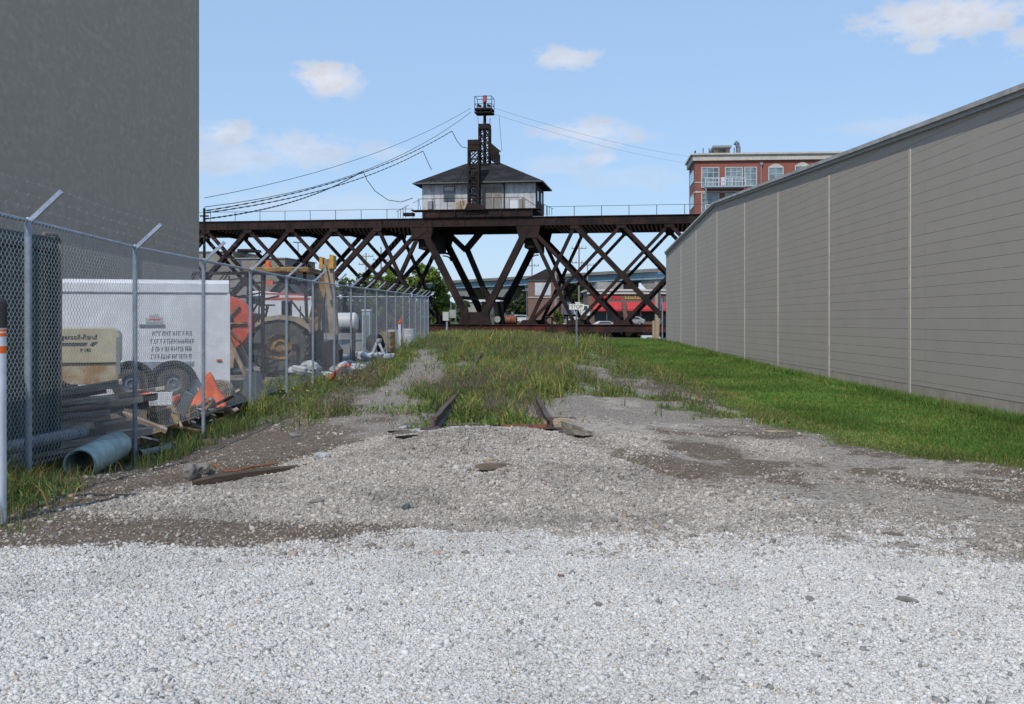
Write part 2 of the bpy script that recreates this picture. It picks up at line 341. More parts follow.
def weed_density(x, Y):
    n = fbm(x*1.3+40, Y*.7, 4, 60)-.5; n2 = fbm(x*.5, Y*.28+30, 3, 66)-.5
    dx = np.abs(x-trackc(Y)-.0)
    hw = np.interp(Y, [13, 14, 17, 22, 27, 35, 45, 60], [.55, .75, 1.15, 1.75, 2.3, 2.6, 3.4, 6])
    a = (1-sm(-.35, .45, dx-hw+n*1.6))*sm(13.2, 14.6, Y+n*.8)
    a = a*sm(-.16, .04, n2+n*.35+.08+.3*sm(30, 55, Y))
    # a sparse patch of ballast right and left
    fx = fence_x(Y)
    b = (1-sm(.3, 1.2, x-fx+n*1.5-.25*sm(16, 30, Y)))*sm(-1.6, -.9, x-fx)*(sm(15.5, 20, Y+n*3)+(1-sm(9.4, 11, Y+n*1.5)))
    c = sm(-.03, .12, n+n2*.6+.02*(Y-20)*(Y > 20))*sm(14.5, 18, Y)*(1-sm(4, 4.5, np.abs(x)))*.8
    gl = np.interp(Y, [14, 20, 26, 35, 50], [-1.75, -2.35, -2.6, -3.0, -3.9]); gw = np.interp(Y, [14, 20, 50], [.3, .42, .5])
    gap = (1-sm(gw*.6, gw*1.4, np.abs(x-gl+n*.8)))*sm(14, 15.5, Y)*(1-sm(36, 50, Y))*.82
    a = a*(1-gap); b = b*(1-gap); c = c*(1-gap)
    far = sm(45, 60, Y+n2*20)*sm(-6, -4.5, x)
    return np.clip(np.maximum(np.maximum(a, b), np.maximum(c, far)), 0, 1)

def ground_material():
    m = bpy.data.materials.new('ground_dirt_and_stone'); m.use_nodes = True; nt = m.node_tree; N = nt.nodes; L = nt.links
    b = N['Principled BSDF']; b.inputs['Roughness'].default_value = .95; b.inputs['Specular IOR Level'].default_value = .15
    tc = N.new('ShaderNodeTexCoord'); v = tc.outputs['Object']
    A = N.new('ShaderNodeAttribute'); A.attribute_name = 'tone'; B = N.new('ShaderNodeAttribute'); B.attribute_name = 'tone2'
    sa = N.new('ShaderNodeSeparateColor'); sb = N.new('ShaderNodeSeparateColor'); L.new(A.outputs['Color'], sa.inputs[0]); L.new(B.outputs['Color'], sb.inputs[0])
    def vor(scale):
        w = N.new('ShaderNodeTexVoronoi'); w.inputs['Scale'].default_value = scale; L.new(v, w.inputs['Vector']); 
        s = N.new('ShaderNodeSeparateColor'); L.new(w.outputs['Color'], s.inputs[0]); return w.outputs['Distance'], s.outputs[0], s.outputs[1]
    d1, r1, r1b = vor(42); d2, r2, r2b = vor(22); d3, r3, r3b = vor(75)
    n1 = _noise(N, L, v, 1.1, 8, .7); n2 = _noise(N, L, v, 7, 6, .7); n3 = _noise(N, L, v, 60, 4, .7)
    # dirt base
    dirt = _mix(N, L, _ramp(N, L, n2, .35, .65), (.20,.172,.14), (.29,.257,.215)); dirt = _mix(N, L, _ramp(N, L, r2, .1, .9), dirt, (.30,.265,.225)); dirt = _mix(N, L, _ramp(N, L, r2b, .75, .9), dirt, (.15,.125,.10))
    dirt = _mix(N, L, _ramp(N, L, r3, .80, .86), dirt, (.36,.345,.32))
    dirt = _mix(N, L, _ramp(N, L, r1, .93, .96), dirt, (.12,.10,.09))
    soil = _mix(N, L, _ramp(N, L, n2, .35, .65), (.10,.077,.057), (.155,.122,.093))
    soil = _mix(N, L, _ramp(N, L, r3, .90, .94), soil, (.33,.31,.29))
    ball = _mix(N, L, r1, (.16,.14,.122), (.34,.31,.275)); ball = _mix(N, L, _ramp(N, L, r1b, .85, .95), ball, (.22,.17,.145))
    ball = _mix(N, L, _ramp(N, L, n2, .45, .7), ball, (.19,.172,.15))
    heap = _mix(N, L, r3, (.27,.242,.208), (.50,.46,.41)); heap = _mix(N, L, _ramp(N, L, n2, .4, .7), heap, (.25,.22,.185))
    wht = _mix(N, L, r3, (.41,.39,.36), (.66,.635,.60)); wht = _mix(N, L, _ramp(N, L, r3, .82, .9), wht, (.30,.28,.26))
    grn = _mix(N, L, _ramp(N, L, n2, .35, .65), (.045,.06,.02), (.09,.10,.04))
    def msk(ch, sharp=.22, nz=None):
        a = N.new('ShaderNodeMath'); a.operation = 'MULTIPLY_ADD'; a.inputs[1].default_value = .7; a.inputs[2].default_value = -.35; L.new(nz, a.inputs[0])
        s = N.new('ShaderNodeMath'); s.operation = 'ADD'; L.new(ch, s.inputs[0]); L.new(a.outputs[0], s.inputs[1])
        return _ramp(N, L, s.outputs[0], .5-sharp, .5+sharp)
    c = dirt
    c = _mix(N, L, msk(sb.outputs[1], .2, n2), c, ball)
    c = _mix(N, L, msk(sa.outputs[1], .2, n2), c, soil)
    c = _mix(N, L, msk(sb.outputs[0], .08, r1), c, heap)
    c = _mix(N, L, msk(sa.outputs[0], .05, r1), c, wht)
    c = _mix(N, L, msk(sa.outputs[2], .25, n2), c, grn)
    L.new(c, b.inputs['Base Color'])
    def bump(h, st, dist, prev=None, inv=False):
        p = N.new('ShaderNodeBump'); p.inputs['Strength'].default_value = st; p.inputs['Distance'].default_value = dist; p.invert = inv; L.new(h, p.inputs['Height'])
        if prev: L.new(prev, p.inputs['Normal'])
        return p.outputs[0]
    h = bump(d1, .8, .012, None, True); h = bump(d3, .5, .006, h, True); h = bump(n2, .5, .04, h); h = bump(n3, .35, .008, h)
    L.new(h, b.inputs['Normal'])
    return m
def build_ground():
    xs = [0]; s = .055
    while xs[-1] < 3500:
        if xs[-1] > 5: s *= 1.045
        xs.append(xs[-1]+s)
    xs = np.array([-a for a in xs[:0:-1]]+xs)
    ys = [-60, -40, -25, -15, -9, -5, -2, 0, 1.5, 2.5, 3.2]
    while ys[-1] < 95: ys.append(ys[-1]+max(.045, .0085*ys[-1]*(.8 if ys[-1] < 15 else 1.2)))
    ys += [96, 96.5, 97, 97.5, 98, 99, 103, 115, 140, 165, 171, 174, 176, 178, 180, 184, 190, 200, 215, 235, 260, 300, 360, 450, 600, 900, 1500, 2500, 4500]
    ys = np.array(ys); X, Y = np.meshgrid(xs, ys); x = X.ravel(); y = Y.ravel(); z = ground_z(x, y)
    V_ = np.stack([x, y, z], 1); nx = len(xs); ny = len(ys)
    i, j = np.meshgrid(np.arange(nx-1), np.arange(ny-1)); a = (j*nx+i).ravel()
    Fc = np.stack([a, a+1, a+nx+1, a+nx], 1)
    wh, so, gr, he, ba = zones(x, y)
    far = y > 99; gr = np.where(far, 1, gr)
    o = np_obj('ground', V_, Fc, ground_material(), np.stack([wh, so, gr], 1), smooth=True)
    t = o.data.color_attributes.new('tone2', 'FLOAT_COLOR', 'POINT'); c4 = np.ones((len(x), 4), np.float32); c4[:, 0] = he; c4[:, 1] = ba; c4[:, 2] = 0
    t.data.foreach_set('color', c4.ravel())
    tag(o, kind='structure')
build_ground()
w = MB().add([(-3500,95,-2.7),(3500,95,-2.7),(3500,178,-2.7),(-3500,178,-2.7)], [(0,1,2,3)]).build('water', mat('river_water', (.02,.03,.03), .08, spec=.6, bump=.3, bscale=2)); tag(w, kind='structure')

# ------------------------------------------------------------------ gravel stones
CUBE = np.array([(-1,-1,-1),(1,-1,-1),(1,1,-1),(-1,1,-1),(-1,-1,1),(1,-1,1),(1,1,1),(-1,1,1)], float)
CF = np.array([(0,3,2,1),(4,5,6,7),(0,1,5,4),(1,2,6,5),(2,3,7,6),(3,0,4,7)])
def stones(name, P, size, tone, m):
    n = len(P); c = CUBE[None]*(1+rng.uniform(-.42, .42, (n, 8, 3)))*.46
    c[:, 4:, :2] *= rng.uniform(.45, .95, (n, 1, 1))
    c = c*np.stack([rng.uniform(.7, 1.25, n), rng.uniform(.6, 1.1, n), rng.uniform(.4, .8, n)], 1)[:, None, :]
    a = rng.uniform(0, 2*np.pi, n); ca, sa = np.cos(a)[:, None], np.sin(a)[:, None]
    b = rng.uniform(-.6, .6, n); cb, sb = np.cos(b)[:, None], np.sin(b)[:, None]
    x, y, z = c[..., 0], c[..., 1], c[..., 2]; y, z = y*cb-z*sb, y*sb+z*cb; x, y = x*ca-y*sa, x*sa+y*ca
    V_ = np.stack([x, y, z], -1)*size[:, None, None]+P[:, None, :]
    Fc = (CF[None]+(np.arange(n)*8)[:, None, None]).reshape(-1, 4)
    return np_obj(name, V_.reshape(-1, 3), Fc, m, np.repeat(tone, 8, 0))
def sample(n, x0, x1, y0, y1):    # evenly dense in picture space: more stones near
    y = y0*y1/(y1-rng.uniform(0, 1, n)*(y1-y0)); x = rng.uniform(-1, 1, n)*y*.60; return x, y
def build_gravel():
    X = []; Y = []; S = []; T = []
    def put(x, y, s, t): X.append(x); Y.append(y); S.append(s); T.append(t)
    n = 380000; y = rng.uniform(3.8, 8.4, n); keep = rng.uniform(0, 1, n) < np.clip(1.25-.10*(y-3.6), .3, 1); y = y[keep]; x = rng.uniform(-.56, .56, len(y))*y
    wh = zones(x, y)[0]; k = rng.uniform(0, 1, len(y)) < wh**1.5; x = x[k]; y = y[k]
    s = np.clip(rng.lognormal(np.log(.0095), .45, len(x)), .006, .04)
    g = rng.uniform(.46, .64, len(x)); u = rng.uniform(0, 1, len(x)); dusty = sm(.0, .22, fbm(x*1.6, y*1.6, 4, 77)-.5)
    g = np.where(u < .07, rng.uniform(.18, .34, len(x)), g)*(1-.12*dusty)
    t = np.stack([g*1.0, g*.965, g*.915], 1); tan = (u > .965)[:, None]; t = np.where(tan, t*np.array([.8, .7, .6]), t); put(x, y, s, t)
    # heap
    n = 210000; y = rng.uniform(7.6, 13.8, n); x = rng.uniform(-4.2, 3.6, n); z_ = zones(x, y); k = rng.uniform(0, 1, n) < z_[3]*.95; x = x[k]; y = y[k]
    s = np.clip(rng.lognormal(np.log(.0120), .5, len(x)), .007, .055); g = rng.uniform(.21, .50, len(x)); dusty = sm(-.05, .2, fbm(x*1.2, y*1.2, 4, 78)-.5); g *= (1-.30*dusty)
    t = np.stack([g*1.04, g*.945, g*.84], 1); put(x, y, s, t)
    # loose stones on dirt and ballast
    n = 190000; x, y = sample(n, 0, 0, 7.0, 34); x = np.clip(x, -9, 9); z_ = zones(x, y); ok = (z_[2] < .35) & (x > -4.6); 
    cl = fbm(x*1.7, y*1.7, 4, 81); prob = np.where(z_[4] > .5, .40, .07+.5*sm(.48, .62, cl)*(1-z_[1]*.7)); ok &= rng.uniform(0, 1, n) < prob
    x = x[ok]; y = y[ok]; s = np.clip(rng.lognormal(np.log(.0135), .5, len(x)), .007, .06)*(1+.3*sm(15, 30, y)); g = rng.uniform(.16, .46, len(x))
    u = rng.uniform(0, 1, len(x)); t = np.stack([g*1.03, g*.93, g*.82], 1); t = np.where((u > .95)[:, None], t*np.array([.9, .74, .64]), t); put(x, y, s, t)
    x = np.concatenate(X); y = np.concatenate(Y); s = np.concatenate(S); t = np.concatenate(T)
    z = ground_z(x, y)+s*.12
    o = stones('gravel', np.stack([x, y, z], 1), s, t, tone_mat('crushed_stone', .9, .2, var=.12, scale=60)); tag(o, 'loose crushed limestone gravel spread across the foreground and heap', kind='stuff')
build_gravel()

# ------------------------------------------------------------------ grass and weeds
def blades(name, x, y, h, wd, col, m, lean=.45, tip=None, z=None):
    n = len(x); z = ground_z(x, y)-.01 if z is None else z
    a = rng.uniform(0, 2*np.pi, n); dx, dy = np.cos(a), np.sin(a)           # lean direction
    b = rng.uniform(0, np.pi, n); wx, wy = np.cos(b)*wd/2, np.sin(b)*wd/2
    l = rng.uniform(.1, 1, n)*lean*h
    base = np.stack([x, y, z], 1); W_ = np.stack([wx, wy, np.zeros(n)], 1)
    mid = base+np.stack([dx*l*.35, dy*l*.35, h*.58], 1); tp = base+np.stack([dx*l, dy*l, h*rng.uniform(.8, 1, n)], 1)
    V_ = np.stack([base-W_, base+W_, mid-W_*.75, mid+W_*.75, tp], 1).reshape(-1, 3)
    Fc = (np.array([(0,1,3),(0,3,2),(2,3,4)])[None]+(np.arange(n)*5)[:, None, None]).reshape(-1, 3)
    c5 = np.repeat(col[:, None, :], 5, 1)
    if tip is not None: c5[:, 4] = tip; c5[:, 2:4] = col[:, None]*.6+tip[:, None]*.4
    return V_, Fc, c5.reshape(-1, 3)
def join(parts):
    V_ = []; Fc = []; C_ = []; o = 0
    for v, f, c in parts: V_.append(v); Fc.append(f+o); C_.append(c); o += len(v)
    return np.concatenate(V_), np.concatenate(Fc), np.concatenate(C_)
GM = tone_mat('grass_blade', .7, .25, trans=.35, var=.1, scale=2)
def gcol(n, base, sp=.25, yel=.12):
    g = np.array(base)[None]*rng.uniform(1-sp, 1+sp, (n, 1)); u = rng.uniform(0, 1, n)[:, None]
    return np.where(u < yel, g*np.array([2.3, 1.25, 1.5]), g)
def build_grass():
    # mown strip by the wall
    n = 330000; Y = 9.5*70/(70-rng.uniform(0, 1, n)*(60.5)); x = rng.uniform(1.5, 8.3, n)
    gr = zones(x, Y)[2]; wall = 7.67+.0125*Y; ok = (x < wall-.02)&(rng.uniform(0, 1, n) < gr**1.3)&(x > 2.2+.0*Y)
    x = x[ok]; Y = Y[ok]; wall = wall[ok]; pa = fbm(x*.8, Y*.5, 4, 90); edge = sm(.0, 1.6, x-np.interp(Y, [8, 11.2, 12, 14.1, 15.3, 21.9, 30, 45, 60, 90], [7.5, 5.7, 4.8, 4.35, 3.9, 3.95, 4.0, 3.4, 2.2, 2.0]))
    h = (.035+.045*edge)*rng.uniform(.6, 1.35, len(x)); h = np.where(wall-x < .35, h*2.3, h); wd = .005+.00042*Y
    col = gcol(len(x), (.10,.19,.036))*(1+.9*(pa[:, None]-.5)); col = np.where((edge < .5)[:, None]&(rng.uniform(0, 1, len(x)) < .45)[:, None], col*np.array([1.9, 1.15, 1.9]), col); pb = fbm(x*1.9+7, Y*.9, 4, 92)[:, None]; col = np.where(pb > .56, col*np.array([1.25, 1.05, 1.2]), col)
    o = np_obj('lawn_grass', *(lambda t: (t[0], t[1], GM, t[2]))(blades('', x, Y, h, wd, col, GM, .6, col*1.25)))
    tag(o, 'short bright green grass strip along the foot of the grey block wall', kind='stuff')
    # weeds over the track and beside the fence
    parts = []; n = 200000; Y = 8.2*95/(95-rng.uniform(0, 1, n)**.9*(86.8)); x = rng.uniform(-6.5, 5, n)
    d = weed_density(x, Y); cl0 = fbm(x*1.6, Y*1.1, 4, 95); ok = rng.uniform(0, 1, n) < d**1.4*(.12+.88*sm(.42, .56, cl0)); ok &= ~((x > 2.2)&(zones(x, Y)[2] > .9)&(d < .5)); x = x[ok]; Y = Y[ok]; d = d[ok]
    cl = fbm(x*1.6, Y*1.1, 4, 95); h = (.06+.60*sm(.46, .74, cl))*rng.uniform(.5, 1.15, len(x))*(.5+.5*d); fx = fence_x(Y)
    h *= np.where((x-fx < .75)&(Y > 23)&(Y < 40), .45, 1.); h *= np.interp(Y, [8, 14, 20, 45, 62, 95], [.8, .75, .95, 1.15, 1.0, .8]); wd = (.007+.00042*Y)*rng.uniform(.7, 1.4, len(x))
    pc = fbm(x*.5, Y*.25, 3, 97)[:, None]; col = gcol(len(x), (.14,.20,.055), .3, .25); col = col*(1+.7*(pc-.5)); tipc = col*np.array([1.5, 1.25, 1.3])
    parts.append(blades('', x, Y, h, wd, col, GM, .7, tipc))
    # broad leaved clumps: short wide leaves
    n2 = 60000; k = rng.integers(0, len(x), n2); xx = x[k]+rng.normal(0, .05, n2); yy = Y[k]+rng.normal(0, .05, n2); hh = h[k]*rng.uniform(.1, .9, n2)
    z = ground_z(xx, yy)+hh*.7; col = gcol(n2, (.125,.20,.055), .35, .1)
    parts.append(blades('', xx, yy, .03+.05*rng.uniform(0, 1, n2), .014+.0006*yy, col, GM, 1.6, col*1.3, z=z))
    v, f, c = join(parts); o = np_obj('weeds', v, f, GM, c); tag(o, 'tall mixed green weeds grown over the disused track and along the fence', kind='stuff')
    # seed heads : fine stalks with purple brown sprays
    n = 21000; Y = 15*60/(60-rng.uniform(0, 1, n)*45); x = rng.uniform(-4.2, 3.4, n); d = weed_density(x, Y); pt = fbm(x*.75+3, Y*.3+8, 3, 99)
    ok = (d > .5)&(pt > .57)&(rng.uniform(0, 1, n) < .8*sm(.56, .68, pt)); x = x[ok]; Y = Y[ok]; nn = len(x)
    parts = []; hh = rng.uniform(.2, .55, nn); z0 = ground_z(x, Y); col = np.array([(.19,.145,.11)])*rng.uniform(.6, 1.3, (nn, 1))
    for q in range(5):
        f_ = .45+.13*q; s = .03+.05*rng.uniform(0, 1, nn)
        parts.append(blades('', x+rng.normal(0, .06, nn), Y+rng.normal(0, .06, nn), s*1.4, .003+.00022*Y, col, GM, 2.4, col, z=z0+hh*f_))
    parts.append(blades('', x, Y, hh, .002+.00012*Y, np.repeat([(.10,.12,.045)], nn, 0), GM, .5, col))
    v, f, c = join(parts); o = np_obj('seed_grass', v, f, GM, c); tag(o, 'purplish brown seed heads of fine grass standing among the green weeds', kind='stuff')
    # yellow flecks of flowers near the fence
    n = 420; Y = rng.uniform(17, 34, n); x = fence_x(Y)+rng.uniform(.1, 1.5, n); ok = weed_density(x, Y) > .5; x = x[ok]; Y = Y[ok]; nn = len(x)
    v, f, c = blades('', x, Y, np.full(nn, .03), np.full(nn, .035), np.repeat([(.6,.5,.04)], nn, 0), GM, 1., None, z=ground_z(x, Y)+rng.uniform(.12, .35, nn))
    o = np_obj('wildflowers', v, f, GM, c); tag(o, 'tiny yellow wildflowers in the weeds beside the fence', kind='stuff')
    # yard weeds inside and outside the fence near the marker post
    n = 20000; x = rng.uniform(-7.5, -3.6, n); Y = rng.uniform(7.2, 12.2, n); nz = fbm(x*2, Y*2, 3, 101); ok = (rng.uniform(0, 1, n) < (1-sm(.1, .75, x-(-4.35-.16*(Y-8.3)) + (nz-.5)*.9)))
    ok &= (Y > 7.75+(nz-.5)*.8); ok &= ~((Y > 9.9)&(x > -4.95-.0*Y)&(x < -4.1)&(rng.uniform(0, 1, n) < .8)) ; x = x[ok]; Y = Y[ok]; nn = len(x); h = rng.uniform(.07, .30, nn)*(.4+.9*nz[ok]); col = gcol(nn, (.13,.175,.055), .3, .3)
    p1 = blades('', x, Y, h, np.full(nn, .0075), col, GM, .8, col*np.array([1.5,1.25,1.3]))
    n = 16000; x = rng.uniform(-6.5, -4.1, n); Y = rng.uniform(12, 22, n); nz = fbm(x*1.5, Y*1.5, 3, 103); ok = (nz > .5)&(np.abs(x-fence_x(Y)) < .9*nz); x = x[ok]; Y = Y[ok]; nn = len(x)
    h = rng.uniform(.06, .34, nn); col = gcol(nn, (.12,.175,.05), .3, .2); p2 = blades('', x, Y, h, np.full(nn, .010), col, GM, .8, col*1.3)
    v, f, c = join([p1, p2]); o = np_obj('fence_grass', v, f, GM, c); tag(o, 'ragged grass around the foot of the nearest fence posts', kind='stuff')
build_grass()

# ------------------------------------------------------------------ warehouse wall on the right
def wx(Y): return 7.69+.0125*Y
def wtop(Y): return np.interp(Y, [0, 16, 42.1, 56.7], [4.52, 5.22, 6.38, 5.31])
def build_warehouse():
    rz = -math.atan(.0125); t = thing('warehouse', 'long single storey warehouse with grey painted block side wall', 'warehouse', (7.69, 0, 0), rz)
    c = MB(); Ys = [1.0, 16, 42.1, 56.7]
    bot = [(0, 1.0, .3), (0, 56.7, .3)]
    poly = [(0, 1., .32), (0, 56.7, .32)]+[(0, y, float(wtop(y))-.14) for y in Ys[::-1]]
    c.prism(poly, (.3, 0, 0)); c.build('wall', M['block'], t)
    MB().b2((.004, 1.0, -.5), (.27, 56.68, .33)).build('foundation', mat('painted_foundation', (.45,.385,.315), .85, c2=(.37,.315,.26), scale=2, bump=.2), t)
    MB().b2((.3, 56.4, -.5), (25, 56.7, 5.1)).build('end_wall', M['block'], t)
    # coping in two steps
    cp = MB(); cp2 = MB(); rf = MB()
    for a, b in zip(Ys[:-1], Ys[1:]):
        za, zb = float(wtop(a)), float(wtop(b))
        cp.prism([(-.10, a, za-.085), (-.10, b, zb-.085), (-.10, b, zb), (-.10, a, za)], (.45, 0, 0))
        cp2.prism([(-.05, a, za-.165), (-.05, b, zb-.165), (-.05, b, zb-.087), (-.05, a, za-.087)], (.2, 0, 0))
        rf.prism([(.35, a, za-.12), (.35, b, zb-.12), (.35, b, zb-.05), (.35, a, za-.05)], (24, 0, 0))
    cp.build('coping', mat('light_coping_metal', (.50,.49,.47), .6, c2=(.38,.365,.35), scale=1.5, stretch=(1,1,.3)), t)
    cp2.build('fascia', mat('grey_fascia', (.36,.355,.35), .6), t); rf.build('roof', M['grey_metal'], t)
    jm = mat('beige_joint_sealant', (.56,.51,.44), .8, c2=(.48,.44,.38), scale=3)
    for px in (910, 829, 778, 744.7, 717, 696, 681):
        Y = 7.69*F/(px-525); Y = Y/math.cos(rz)
        MB().b2((-.014, Y-.045, -.3), (.0, Y+.045, float(wtop(Y))-.42)).build('control_joint', jm, t)
    Y = 12.0; MB().b2((-.014, Y-.04, -.3), (.0, Y+.04, float(wtop(Y))-.42)).build('control_joint', jm, t)
build_warehouse()

# ------------------------------------------------------------------ tall concrete building on the left
def build_silo():
    t = thing('concrete_building', 'tall windowless dark grey concrete building rising out of the frame', 'building', (-14.5, 28, 0))
    cm = mat('streaked_grey_concrete', (.44,.352,.272), .9, c2=(.42,.334,.257), scale=1.6, stretch=(1,.6,1), c3=(.46,.368,.284), scale3=.35, lo3=.5, hi3=.8, bump=.5, bscale=6, spec=.2)
    b = MB(); b.b2((-20, -19, -1), (0, 20.2, 19)); b.build('wall', cm, t)
    g = MB()
    for k in range(10): g.b2((.0, -19, 1.9*k+.9), (.012, 20.2, 1.9*k+.93))
    pass
    MB().b2((-20.2, -19.2, 19), (.15, 20.35, 19.35)).build('roof', M['concrete'], t)
build_silo()
# ------------------------------------------------------------------ chain link fence
def build_fence():
    Yp = [4.05, 7.12, 10.18, 13.16, 16.2, 19.25, 22.5, 25.5, 28.6, 31.6, 34.7, 37.7, 40.8, 43.9, 47, 50.1, 53.2, 56.3, 58.8, 61.5]
    zt = lambda y: float(np.interp(y, [4, 10.2, 13, 25, 31.6, 40.8, 61.5], [2.62, 2.57, 2.52, 2.54, 2.61, 2.74, 2.98]))
    P = [(float(fence_x(y)), y) for y in Yp]; P += [(P[-1][0]-3.05*k, 61.5+.15*k) for k in (1, 2, 3, 4)]
    t = thing('chain_link_fence', 'tall galvanised chain link fence with angled barbed wire arms around the yard', 'fence', (P[2][0], P[2][1], 0))
    H = 2.42; pitch = .040
    def panel_mesh(L, r=.0018):
        V_ = []; Fc = []; nz = int(H/pitch); hp = pitch
        cols = np.arange(0, L, pitch); k = np.arange(nz+1)
        for ci, c in enumerate(cols):
            z = -k*hp; x = c+np.where((k+ci) % 2 == 0, -pitch*.02, pitch*1.02); y = np.where(k % 2 == 0, -.003, .003)
            o = sum(len(a) for a in V_)
            ring = np.stack([np.stack([x+r*1.1*a, y+r*b, z+r*.6*a*0], 1) for a, b in ((-1,-.6),(1,-.6),(0,1))], 1)
            V_.append(ring.reshape(-1, 3)); q = np.arange(nz)*3+o
            for a in range(3):
                bb = (a+1) % 3; Fc.append(np.stack([q+a, q+bb, q+3+bb, q+3+a], 1))
        return np.concatenate(V_), np.concatenate(Fc)
    cache = {}
    for i in range(len(P)):
        x, y = P[i]; corner = i in (2, 19); r = .036 if i in (2, 19) else .030
        zb = gz(x, y)-.3; z1 = zt(y)-.02; po = MB(); po.tube([(x, y, zb), (x, y, z1+.03)], r, 10)
        po.tube([(x, y, z1+.02), (x, y, z1+.055)], [r+.008, r*.5], 10)
        o = po.build('post', M['galv'], t, world=True, smooth=True)
        for zz in (.35, .8, 1.25, 1.7, 2.1):
            pass
        if i < 20:
            MB().bar((x, y, z1+.0), (x+.33, y, z1+.31), .035, .045).build('barbed_arm', M['galv'], t, world=True)
    for i in range(len(P)-1):
        a = Vector((*P[i], zt(P[i][1]))); b = Vector((*P[i+1], zt(P[i+1][1]))); L_ = (b-a).length; key = round(L_, 1)
        MB().tube([a, b], .021, 8).build('top_rail', M['galv'], t, world=True, smooth=True)
        V_, Fc = panel_mesh(L_, .0022 if i < 4 else .0013)
        d = (b-a).normalized(); n = Vector((d.y, -d.x, 0)).normalized()
        pts = np.array(a)[None]+V_[:, :1]*np.array(d)[None]+V_[:, 1:2]*np.array(n)[None]+np.stack([0*V_[:, 0], 0*V_[:, 0], V_[:, 2]], 1)+np.array(n)[None]*.032
        # fabric ends at the ground
        g = ground_z(pts[:, 0], pts[:, 1])+.03; pts[:, 2] = np.maximum(pts[:, 2], g)
        o = np_obj('chain_link_mesh', pts-np.array(t.location)[None], Fc, M['wire']); o.parent = t
    for k in range(3):
        q = MB(); f = .35+.3*k
        for i in range(19):
            (x0, y0), (x1, y1) = P[i], P[i+1]; a = Vector((x0+.33*f, y0, zt(y0)+.31*f)); b = Vector((x1+.33*f, y1, zt(y1)+.31*f)); m_ = (a+b)/2-Vector((0, 0, .015))
            q.tube([a, m_, b], .0009, 4, False)
            for s in range(1, 13):
                c = a.lerp(b, s/13)-Vector((0, 0, .015*(1-abs(s/6.5-1)))); q.bar(c-Vector((.01, 0, .015)), c+Vector((.01, 0, .015)), .0014, .0014)
        q.build('barbed_wire', M['wire'], t, world=True)
build_fence()

